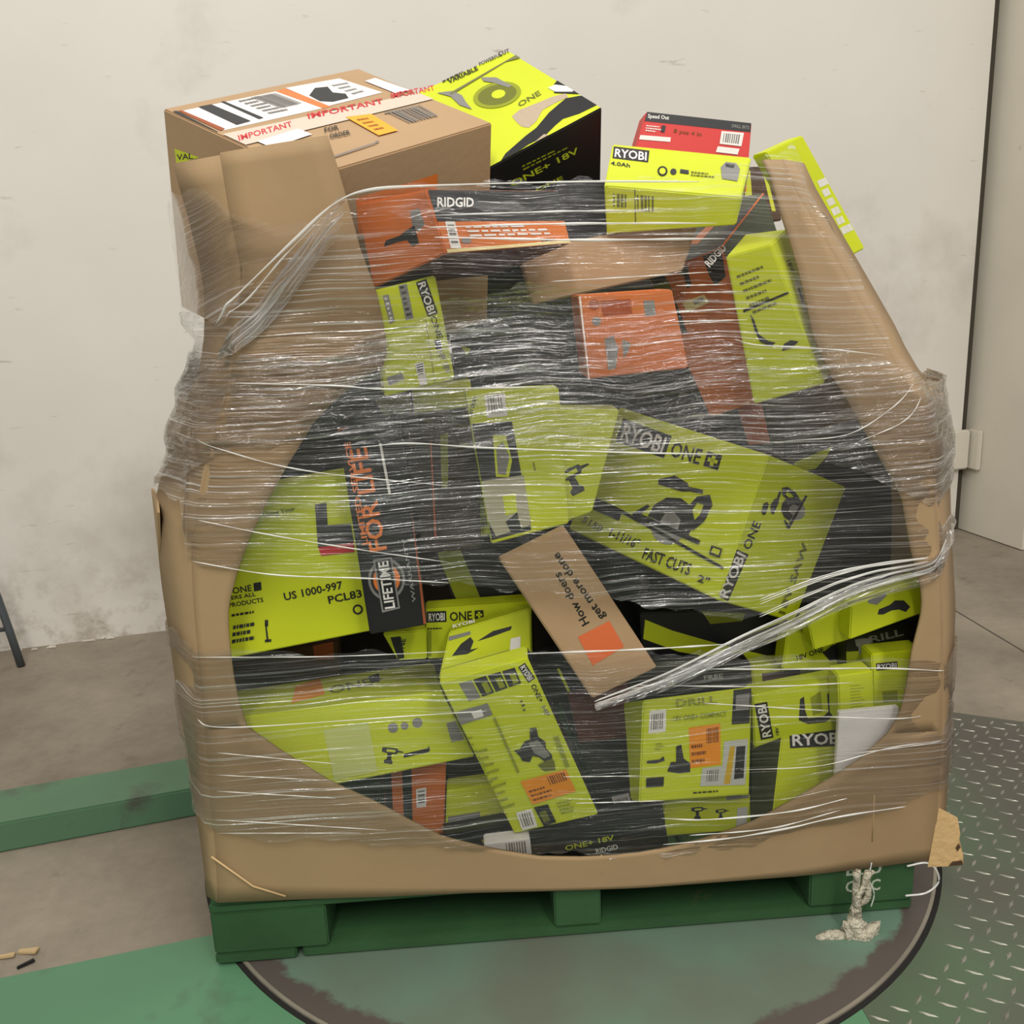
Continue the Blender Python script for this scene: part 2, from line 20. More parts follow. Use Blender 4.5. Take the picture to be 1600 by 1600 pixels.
["sloping_box","sloping lime box with rows of print at the right edge of the opening","box",None,[0.9697,0.1214,1.0307],[0.63901,0.72228,-0.25884,-0.0545],[-384,1167,813,284,1143,813,529,-1122,813,-575,-1182,813,-367,1166,-1233,413,1138,-393,658,-1127,-393,-558,-1182,-1233],["lime","lime","lime","lime","lime","lime"],[["M","f","fine_print","olivepr",[[-304,834,-244,842,-238,801,-298,793],[-230,844,-187,849,-181,808,-224,803],[-174,851,-139,856,-132,815,-168,810],[-125,857,-78,863,-72,823,-119,816],[-64,865,-22,870,-16,830,-58,824],[-9,872,51,880,57,839,-3,831],[64,882,101,886,107,846,71,841]]],["M","f","fine_print","olivepr",[[-282,719,-217,728,-211,687,-276,678],[-204,730,-144,738,-137,697,-198,689],[-130,740,-95,744,-89,703,-124,699],[-82,746,-35,752,-29,711,-76,705],[-22,754,11,758,17,717,-16,713]]],["M","f","fine_print","olivepr",[[-260,604,-190,614,-184,572,-254,563],[-177,616,-151,619,-145,578,-170,574],[-138,621,-111,625,-105,583,-132,580],[-98,626,-34,635,-28,594,-92,585],[-21,637,37,645,44,604,-15,596],[51,647,106,654,112,613,57,606],[119,656,156,661,162,620,125,615],[169,663,179,664,185,623,175,622]]],["M","f","fine_print","olivepr",[[-238,489,-188,496,-182,454,-232,447],[-174,498,-133,503,-127,462,-168,456],[-120,505,-68,513,-61,471,-114,464],[-54,514,-1,522,5,481,-48,473],[12,524,38,527,44,486,19,482],[51,529,74,532,80,491,58,488]]],["M","f","fine_print","olivepr",[[-215,373,-187,377,-181,335,-209,331],[-174,379,-132,385,-125,343,-168,337],[-118,387,-88,391,-82,349,-112,345],[-74,393,-49,397,-42,355,-68,351],[-35,399,7,405,13,363,-29,357],[21,407,88,416,94,375,27,365]]],["M","f","fine_print","olivepr",[[-193,256,-133,265,-127,223,-187,214],[-120,267,-58,276,-51,234,-113,225],[-44,278,25,288,31,247,-38,236],[38,290,97,299,103,258,45,249],[110,301,178,311,184,270,117,260]]],["M","f","printed_stripe","ink",[[-322,309,379,415,384,384,-321,268]]],["P","f","printed_picture","dark",[-233,226,-195,135,-173,-115,-64,-244,41,-300,-37,-343,-180,-237,-220,-63]],["P","f","printed_picture","dark",[156,-348,260,-312,374,-359,263,-435,106,-449]],["P","r","barcode_label","white",[-157,437,213,388,112,-37,-253,-34]],["M","r","barcode","dark",[[-113,315,-100,314,-124,85,-137,86],[-82,311,-60,308,-80,81,-103,83],[-51,307,-30,304,-47,78,-69,80],[-19,303,-5,301,-20,75,-35,77],[12,298,29,296,18,72,-1,74]]],["T","r","18V","ink",[-153,770,54,-190,222,-23]]]],
["orange_box","orange box with small white pictures in the centre below the flat kraft carton","box",None,[0.7281,0.1243,1.0087],[0.70739,0.70548,-0.0311,0.0305],[-767,670,443,682,581,443,841,-647,443,-756,-604,443,-767,670,-443,682,581,-443,841,-647,-443,-756,-604,-443],["orange","orange","orange","orange","orange","orange"],[["P","f","fine_print","browninklight",[-467,523,-2,521,20,298,-437,290]],["P","f","printed_picture","greyprint",[194,479,363,477,386,254,217,246]],["P","f","printed_symbol","browninklight",[-479,466,-493,424,-526,395,-571,386,-615,401,-646,434,-656,478,-642,520,-608,549,-564,558,-520,544,-489,510]],["P","f","printed_symbol","greyprint",[-470,215,-480,182,-507,159,-542,153,-576,164,-600,190,-608,225,-597,258,-571,281,-536,287,-502,276,-477,250]],["P","f","printed_picture","greyprint",[-431,-59,-290,-10,-218,-220,-269,-513,-391,-534,-402,-306]],["P","f","printed_picture","greyprint",[-153,-78,-25,-146,-59,-261,-144,-373]],["M","f","tape_edge","white",[[-767,612,-687,-639,-706,-640,-795,612]]]]],
["black_case","wide black box under the brightest crinkled film in the centre","box",None,[0.8341,0.6198,0.8798],[0.70997,0.70032,-0.06075,0.04247],[-3268,2249,275,2362,1582,275,2730,-2261,275,-1824,-1570,275,-3268,2249,-275,2362,1582,-275,2730,-2261,-275,-1824,-1570,-275],["black","black","black","black","black","black"],[["P","f","printed_band","brownorange",[1997,-252,2568,-212,2865,-1582,2394,-1586]]]],
["long_black_box","upright black box with bold orange lettering, left of centre","box",None,[0.3295,0.0555,0.7317],[0.70579,0.70704,-0.00616,0.04365],[-462,1651,256,470,1677,256,456,-1649,256,-463,-1679,256,-462,1651,-256,470,1677,-256,456,-1649,-256,-463,-1679,-256],["black","black","black","black","black","black"],[["T","f","FOR LIFE","orangeprint",[-16,-321,-31,1631,-265,-9]],["P","f","seal","greyprint",[186,-853,161,-938,119,-1014,62,-1076,-6,-1119,-80,-1141,-155,-1139,-227,-1114,-289,-1068,-339,-1004,-371,-926,-385,-840,-380,-752,-355,-667,-313,-592,-256,-531,-189,-489,-116,-467,-41,-469,30,-493,92,-538,142,-601,175,-678,190,-764]],["P","f","seal","dark",[146,-846,126,-919,89,-985,40,-1038,-18,-1075,-82,-1094,-147,-1092,-209,-1071,-263,-1031,-305,-976,-334,-909,-346,-835,-341,-759,-320,-686,-283,-621,-235,-568,-177,-532,-113,-513,-49,-515,12,-535,66,-574,109,-629,138,-695,151,-769]],["P","f","seal","orangeprint",[107,-839,85,-911,44,-972,-10,-1017,-73,-1041,-139,-1041,-200,-1018,-251,-974,-288,-913,-305,-841,-302,-766,-279,-694,-239,-633,-185,-589,-122,-565,-57,-565,4,-587,55,-631,92,-692,110,-763]],["P","f","seal_banner","greyprint",[-247,-448,41,-457,29,-1308,-259,-1331]],["P","f","seal_banner","black",[-223,-484,16,-484,3,-1281,-232,-1292]],["T","f","LIFETIME","white",[-48,-1283,20,775,-160,4]],["T","f","LIMITED SERVICE","orangeprint",[-282,-191,14,1615,-88,-1]],["M","f","printed_stripe","white",[[151,1338,189,1332,198,529,160,535]]],["M","f","printed_stripe","brownorange",[[459,199,462,198,423,-1040,391,-1636,349,-1636]]],["T","f","WARRANTY","greyprint",[293,-1248,13,1059,-60,1]],["P","f","printed_stripe","orangeprint",[-265,1638,-411,1617,-410,1638]]]],
["charcoal_box","charcoal box right of the upright black box with orange lettering","box",None,[0.4268,0.1154,0.7842],[0.70625,0.70738,-0.02042,0.02007],[-643,1115,225,638,1131,225,470,-1145,225,-465,-1101,225,-643,1115,-225,638,1131,-225,470,-1145,-225,-465,-1101,-225],["darkbrown","darkbrown","darkbrown","darkbrown","darkbrown","darkbrown"],[["P","f","printed_stripe","olivepr",[33,789,158,815,50,-46,-57,-75]],["M","f","fine_print","brownorange",[[-140,707,-120,704,-240,-865,-271,-861]]]]],
["photo_box","lime box with a white barcode label and a photo panel, above the small kraft carton","box",None,[0.5472,0.072,0.8201],[0.70553,0.70715,-0.0175,0.04316],[-712,1216,220,710,1079,220,631,-1075,220,-629,-1220,220,-712,1216,-220,710,1079,-220,631,-1075,-220,-629,-1220,-220],["lime","lime","lime","lime","lime","lime"],[["P","f","barcode_label","white",[-536,1082,-233,1098,-195,744,-510,728]],["M","f","barcode","grey_ink",[[-496,1031,-480,1032,-460,784,-476,784],[-457,1033,-431,1034,-409,787,-436,786],[-419,1035,-393,1036,-371,789,-397,788],[-380,1037,-362,1038,-339,791,-357,790],[-341,1039,-320,1040,-296,793,-318,792],[-303,1041,-282,1042,-257,795,-278,794]]],["P","f","printed_picture","dark",[-751,651,-128,662,127,-1080,-507,-1213]],["P","f","printed_picture","limeprint",[-430,458,-233,449,-146,44,-203,-206,-403,-196]],["P","f","printed_picture","paleprint",[-633,-249,28,-187,129,-997,-434,-1153,-549,-891]],["P","f","printed_picture","limeprint",[-312,-507,-110,-466,-89,-776,-272,-818]],["T","f","18V ONE+","ink",[-733,768,79,289,-57,16]],["P","f","printed_picture","greyprint",[-388,257,-286,352,-183,127,-252,-173,-371,-147]],["P","f","printed_picture","dark",[-275,-922,-89,-776,-26,-1072,-180,-1136]],["M","f","fine_print","olivepr",[[173,9,193,8,220,-125,200,-124]]]]],
["gold_box","lime box lying flat below the photo panel, gold at its left end","box",None,[0.4759,0.1657,0.7068],[0.76115,0.63837,-0.07378,0.08769],[-890,313,219,839,299,219,1032,-316,219,-981,-297,219,-890,313,-219,839,299,-219,1032,-316,-219,-981,-297,-219],["lime","lime","lime","lime","lime","lime"],[["P","f","logo_badge","black",[-501,106,-14,86,-24,-146,-511,-125]],["T","f","RYOBI","white",[-475,-91,417,-18,8,161]],["T","f","ONE+","ink",[4,-127,397,-12,4,140]],["P","f","printed_panel","gold",[-608,301,-518,300,-579,-106,-937,-110,-879,301]],["M","f","fine_print","ink",[[-937,-107,959,-117,970,-151,-943,-151]]]]],
["tall_lime_box","lime box behind the saw box with a dark drill picture","box",None,[0.6511,0.13,0.8037],[0.7057,0.70746,0.02785,-0.02678],[-492,866,300,533,895,300,191,-795,300,-232,-966,300,-492,866,-300,533,895,-300,191,-795,-300,-232,-966,-300],["lime","lime","lime","lime","lime","lime"],[["P","f","printed_picture","dark",[-346,-143,-231,-68,-83,-4,-41,-30,86,15,98,-10,-17,-80,-29,-147,-132,-211,-53,-343,20,-370,38,-439,-156,-531,-203,-466,-162,-395,-231,-264,-329,-297]],["P","f","printed_picture","limeprint",[-313,-174,-114,-65,-83,-127,-283,-237]]]],
["saw_carton","large tilted lime box with a circular saw picture, right of centre","box",None,[0.8876,0.2371,0.6785],[0.711,0.52658,-0.20511,-0.41847],[-1649,1234,1281,1665,1247,1281,1766,-1170,1281,-1788,-1179,1281,-1649,1229,-1344,1666,1241,-1344,1771,-1296,-1218,-1782,-1305,-1218],["lime","lime","lime","lime","lime","lime"],[["P","f","logo_badge","black",[-1442,1034,-263,1017,-255,609,-1436,605]],["T","f","RYOBI","white",[-1349,671,1013,0,-4,297]],["T","f","ONE","ink",[-165,684,647,23,-20,260]],["P","f","logo_badge","ink",[555,963,861,970,881,722,576,711]],["M","f","plus_sign","limeprint",[[615,868,817,874,822,814,620,808],[676,923,749,925,763,760,689,757]]],["P","f","printed_picture","metalprint",[705,-455,688,-529,648,-598,588,-658,512,-704,424,-733,330,-743,237,-733,151,-704,78,-656,24,-595,-7,-523,-14,-446,4,-369,47,-298,110,-239,189,-194,279,-167,373,-159,464,-171,548,-202,617,-250,669,-310,699,-380]],["P","f","printed_picture","dark",[-141,-415,-95,-187,106,6,390,80,658,15,829,-209,799,-456,559,-425,537,-258,371,-187,192,-250,144,-419]],["P","f","printed_picture","dark",[590,18,685,207,910,306,1031,165,992,-132,846,-347,759,-263,867,-46,865,117,731,112,687,-41]],["P","f","printed_picture","dark",[-198,245,101,401,411,357,505,242,364,193,83,176,-168,158]],["P","f","printed_picture","dark",[407,302,748,341,776,274,436,234]],["P","f","printed_picture","ink",[-476,-469,-236,-230,-164,-243,-288,-425,1056,-443,1051,-519,-443,-528]],["P","f","printed_picture","greyprint",[490,-267,499,-301,494,-336,477,-368,448,-395,410,-413,368,-422,325,-419,285,-406,253,-384,231,-354,223,-319,228,-284,246,-252,275,-225,313,-207,355,-199,398,-201,437,-215,469,-238]],["M","f","printed_stripe","ink",[[-1720,-464,-737,-483,1653,-683,1648,-729,-739,-544,-1726,-563]]],["P","f","printed_band","dark",[-1722,-500,-690,-516,-701,-688,-1733,-686]],["T","f","FAST CUTS","ink",[64,-1112,1020,70,-1,198]],["T","f","1-11/16\"","ink",[-800,-1013,693,4,17,171]],["T","f","5150","olivepr",[-1522,-976,524,-33,26,118]],["T","f","2\"","ink",[1275,-1070,230,23,-6,114]],["M","f","fine_print","ink",[[349,-1190,360,-1189,360,-1190],[369,-1189,383,-1189,383,-1190,369,-1190]]],["P","f","printed_symbol","dark",[1293,-441,1511,-429,1526,-577,1309,-590]],["P","f","printed_symbol","limeprint",[1345,-467,1486,-460,1487,-547,1330,-549]],["P","r","logo_badge","black",[-1261,-319,-892,-350,-998,-1161,-1260,-1130]],["T","r","RYOBI","white",[-1055,-1120,97,742,-273,32]],["T","r","ONE","ink",[-901,-283,57,466,-240,19]],["P","r","logo_badge","ink",[-954,359,-982,494,-895,542,-817,514,-813,352,-871,320]],["P","r","printed_picture","metalprint",[89,704,160,692,223,671,273,642,308,607,323,569,319,529,296,492,255,459,199,433,132,416,59,409,-15,411,-85,424,-146,446,-195,475,-228,509,-243,547,-239,585,-217,622,-177,654,-123,680,-57,698,15,706]],["P","r","printed_picture","dark",[-60,364,-267,398,-423,489,-462,607,-372,713,-135,771,103,744,40,645,-125,646,-213,582,-174,506,-20,476]],["P","r","printed_picture","dark",[-382,685,-550,735,-620,835,-473,879,-191,845,1,770,-92,738,-289,797,-446,805,-455,749,-315,722]],["P","r","printed_picture","dark",[-671,388,-783,513,-716,633,-601,664,-569,604,-582,492,-590,393]],["P","r","printed_picture","dark",[-666,628,-669,769,-603,777,-600,635]],["P","r","printed_picture","ink",[-51,232,-244,341,-223,367,-69,307,126,855,202,849,7,240]],["P","r","printed_picture","greyprint",[6,590,12,572,7,554,-7,538,-31,525,-61,517,-94,514,-127,516,-158,524,-182,536,-198,552,-204,570,-200,587,-185,603,-162,616,-133,625,-99,628,-66,625,-35,618,-11,605]],["T","r","18V SAW","olivepr",[797,-1200,-43,1288,-215,15]]]],
["charcoal_carton","charcoal box right of the tilted saw picture box","box",None,[1.1775,0.3099,0.6417],[0.70627,0.70261,-0.06019,0.06246],[-863,1632,270,891,1656,270,1332,-1604,270,-1360,-1683,270,-863,1632,-270,891,1656,-270,1332,-1604,-270,-1360,-1683,-270],["charcoal","charcoal","charcoal","charcoal","charcoal","charcoal"],[["P","f","printed_stripe","limeprint",[-888,1254,-154,1379,-301,1206,-507,1047,-921,1052]],["T","f","18V","dark",[-62,-556,500,4,-17,180]]]],
["small_kraft_carton","narrow kraft carton with dark lettering, lying diagonally in the centre","box",None,[0.6272,0.0253,0.5778],[0.68214,0.68363,-0.19764,0.16814],[-546,1442,139,576,1335,139,609,-1440,139,-547,-1345,139,-598,1447,-132,535,1339,-146,569,-1436,-146,-598,-1340,-132],["kraft","kraft","kraft","kraft","kraft","kraft"],[["T","f","How doers","ink",[81,-180,-41,980,-132,-10]],["T","f","get more done","ink",[348,-209,-193,1313,-130,-25]],["P","f","printed_square","orangeprint2",[-185,-311,375,-295,398,-798,-190,-865]]]],
["large_lime_box","large lime box filling the left of the opening, printed with small black type","box",None,[0.2042,0.0918,0.673],[0.70848,0.70283,0.02382,0.05935],[-1320,1253,220,1472,1416,220,1551,-1255,220,-1703,-1414,220,-1320,1253,-220,1472,1416,-220,1551,-1255,-220,-1703,-1414,-220],["lime","lime","lime","lime","lime","lime"],[["T","f","ONE","ink",[-1262,-265,297,-9,6,105]],["P","f","logo_badge","ink",[-919,-154,-800,-158,-819,-294,-938,-291]],["T","f","ERS ALL","ink",[-1301,-354,376,-15,4,63]],["T","f","PRODUCTS","ink",[-1366,-470,537,-18,4,74]],["M","f","fine_print","ink",[[-1352,-588,-1298,-591,-1306,-628,-1361,-626],[-1283,-591,-1238,-593,-1246,-631,-1291,-629],[-1223,-594,-1165,-596,-1173,-634,-1231,-631],[-1150,-597,-1091,-599,-1099,-637,-1158,-634],[-1076,-600,-1048,-601,-1056,-639,-1084,-637],[-1033,-602,-1007,-603,-1015,-640,-1041,-639]]],["T","f","US 1000-997","ink",[-505,-535,933,10,1,128]],["T","f","PCL83","ink",[161,-733,540,7,-1,130]],["P","f","printed_symbol","ink",[671,-943,656,-978,628,-1003,593,-1013,557,-1005,528,-981,511,-947,510,-908,525,-872,553,-848,588,-838,624,-846,653,-869,670,-904]],["P","f","printed_symbol","limeprint",[641,-936,629,-961,607,-977,580,-979,557,-966,542,-943,540,-914,552,-889,574,-873,601,-872,624,-884,639,-908]],["M","f","fine_print","dark",[[-1366,-778,-1326,-780,-1343,-836,-1383,-835],[-1314,-780,-1285,-781,-1302,-838,-1330,-837],[-1273,-782,-1210,-784,-1225,-841,-1289,-838],[-1197,-785,-1175,-785,-1190,-842,-1212,-841],[-1162,-786,-1117,-788,-1131,-844,-1177,-842],[-1104,-788,-1040,-791,-1053,-847,-1118,-845],[-1400,-891,-1351,-893,-1368,-950,-1418,-948],[-1338,-894,-1286,-895,-1302,-952,-1355,-950],[-1273,-896,-1249,-897,-1264,-953,-1289,-953],[-1236,-897,-1195,-899,-1210,-955,-1251,-954],[-1182,-899,-1125,-901,-1139,-958,-1196,-956],[-1435,-1005,-1376,-1007,-1393,-1064,-1452,-1062],[-1363,-1007,-1332,-1008,-1349,-1065,-1379,-1064],[-1319,-1009,-1284,-1010,-1300,-1067,-1335,-1066],[-1271,-1010,-1243,-1011,-1258,-1068,-1286,-1067],[-1229,-1012,-1181,-1013,-1195,-1070,-1244,-1069],[-1168,-1014,-1099,-1016,-1112,-1073,-1182,-1070],[-1085,-1017,-1081,-1017,-1095,-1073,-1098,-1073]]],["M","f","printed_picture","dark",[[-880,-827,-861,-831,-889,-1158,-918,-1151],[-871,-785,-823,-796,-845,-901,-894,-890],[-940,-1113,-841,-1124,-850,-1166,-949,-1155]]],["T","f","Using Your","olivepr",[-545,862,499,17,0,71]],["P","f","printed_picture","dark",[261,914,441,911,391,551,747,502,738,183,174,222]],["P","f","printed_picture","redprint",[174,222,739,194,720,36,197,78]]]],
["green_black_box","black box at the upper left of the opening above the large lime box","box",None,[0.2621,0.16,0.8658],[0.70982,0.70431,0.00845,-0.00501],[-965,727,220,1166,890,220,1248,-750,220,-1449,-867,220,-965,727,-220,1166,890,-220,1248,-750,-220,-1449,-867,-220],["charcoal","charcoal","charcoal","charcoal","charcoal","charcoal"],[["P","f","printed_stripe","olivepr",[627,482,1205,496,1197,207,746,210]]]],
["olive_box","small lime box in shade below the upright lime box","box",None,[0.4302,0.21,0.8991],[0.70633,0.70634,-0.033,0.03302],[-504,311,275,508,317,275,493,-315,275,-497,-313,275,-504,311,-275,508,317,-275,493,-315,-275,-497,-313,-275],["lime","lime","lime","lime","lime","lime"],[]],
["brown_box","brown box in shade beneath the large lime box","box",None,[0.0919,0.3153,0.3788],[0.70771,0.70561,-0.02359,0.02675],[-1079,477,267,1219,669,267,1048,-590,267,-1187,-556,267,-1079,477,-267,1219,669,-267,1048,-590,-267,-1187,-556,-267],["brown","brown","brown","brown","brown","brown"],[["P","f","printed_stripe","brownorange",[1174,557,1110,207,763,286,791,557]]]],
["wide_lime_box","wide lime box with a small drill picture at the lower left","box",None,[0.2344,0.1682,0.3408],[0.7624,0.63015,0.09165,0.11516],[-2026,790,1098,1449,550,1098,1902,-700,1098,-1604,-620,1098,-2240,805,-827,1942,515,-1368,2396,-734,-1368,-1819,-605,-827],["lime","lime","lime","lime","lime","lime"],[["P","f","printed_picture","dark",[406,-168,563,-198,665,-234,676,-265,760,-301,756,-318,668,-298,634,-323,556,-307,543,-401,569,-446,550,-485,415,-440,417,-391,466,-376,484,-287,388,-243]],["P","f","printed_picture","limeprint",[478,-210,625,-248,615,-290,468,-251]],["M","f","printed_picture","dark",[[753,-336,1180,-299,1204,-258,1223,-338,1187,-367,760,-403]]],["P","f","printed_symbol","greyprint",[688,123,683,97,669,74,649,58,624,49,596,48,570,56,546,72,528,94,517,120,514,147,519,173,533,196,553,212,578,221,605,222,632,214,656,198,674,177,685,151]],["P","f","printed_symbol","greyprint",[866,132,862,112,851,95,836,83,817,76,796,75,776,81,758,93,744,110,736,129,734,150,738,170,748,186,764,199,783,206,803,206,823,200,841,188,855,172,864,152]],["P","f","printed_symbol","greyprint",[1113,153,1107,127,1093,104,1072,87,1047,78,1019,78,992,86,968,102,949,124,938,150,935,177,941,204,955,226,975,243,1001,252,1028,253,1056,245,1080,229,1098,207,1110,181]],["P","f","paper_label","paleprint2",[-561,263,184,290,301,-574,-428,-591]],["P","t","price_sticker","stickerorange",[-477,753,12,1063,62,1063,-217,-236,-887,-549]],["P","f","barcode_label","greyprint",[1529,86,1692,105,1818,-179,1823,-246,1603,-248]],["T","t","ONE+","olivepr",[-153,-286,1096,293,143,589]],["P","t","printed_symbol","dark",[844,613,1123,802,921,153,718,58]]]],
["lower_orange_box","orange and black box beneath the wide lime box at the bottom left","box",None,[0.3418,0.1547,0.2045],[0.70702,0.70711,0.00841,-0.00754],[-552,613,270,574,738,270,491,-694,270,-513,-658,270,-552,613,-270,574,738,-270,491,-694,-270,-513,-658,-270],["orange","orange","orange","orange","orange","orange"],[["P","f","printed_stripe","black",[-324,660,-469,-604,-573,-588,-474,660]],["P","f","printed_stripe","black",[-136,638,36,647,-141,-652,-288,-630]],["P","f","barcode_label","white",[235,233,178,-143,7,-139,51,226]],["M","f","barcode","grey_ink",[[201,187,196,159,69,155,73,183],[190,116,183,67,58,66,64,113],[180,45,173,-1,50,-2,56,44],[170,-26,165,-58,43,-57,47,-26]]]]],
["shaded_black_box","black box in shade left of the drill box","box",None,[0.4587,0.197,0.2222],[0.7066,0.70655,-0.0285,0.0263],[-547,486,270,484,522,270,672,-591,270,-609,-417,270,-547,486,-270,484,522,-270,672,-591,-270,-609,-417,-270],["charcoal","charcoal","charcoal","charcoal","charcoal","charcoal"],[]],
["shaded_lime_box","small shaded lime box low between orange box and drill box","box",None,[0.4609,0.1396,0.1892],[0.70657,0.70627,-0.0312,0.03108],[-583,415,222,578,398,222,731,-401,222,-726,-411,222,-583,415,-222,578,398,-222,731,-401,-222,-726,-411,-222],["lime","lime","lime","lime","lime","lime"],[["P","f","printed_stripe","greyprint",[-632,-99,-57,-85,-73,-212,-648,-226]],["P","f","printed_stripe","limeprint",[-694,-322,701,-265,726,-384,-708,-416,-700,-358]]]],
["thin_black_box","thin black box at the bottom rim of the opening, left of the drill box foot","box",None,[0.4736,0.0965,0.153],[0.70155,0.70383,-0.08181,0.07585],[-822,294,204,549,158,204,643,-340,203,-370,-110,203,-822,294,-203,549,158,-203,642,-342,-204,-370,-112,-204],["black","black","black","black","black","black"],[["P","f","printed_stripe","gold",[-184,-2,598,-48,603,-66,603,-113,-173,-69]]]],
["grey_label_box","pale grey box with a barcode peeking over the bottom rim","box",None,[0.4994,0.045,0.1546],[0.70708,0.70707,-0.00674,0.00637],[-401,191,150,384,222,150,402,-214,150,-384,-199,150,-401,191,-150,384,222,-150,402,-214,-150,-384,-199,-150],["paper","paper","paper","paper","paper","paper"],[["M","f","barcode","grey_ink",[[-28,155,-10,155,-8,-45,-26,-44],[16,155,46,155,48,-49,18,-47],[59,155,88,155,90,-52,61,-50],[103,155,123,155,125,-55,105,-53],[147,155,171,155,172,-58,148,-56],[190,155,214,155,215,-61,192,-60],[234,155,261,155,262,-65,236,-63],[278,155,307,155,308,-68,279,-66]]]]],
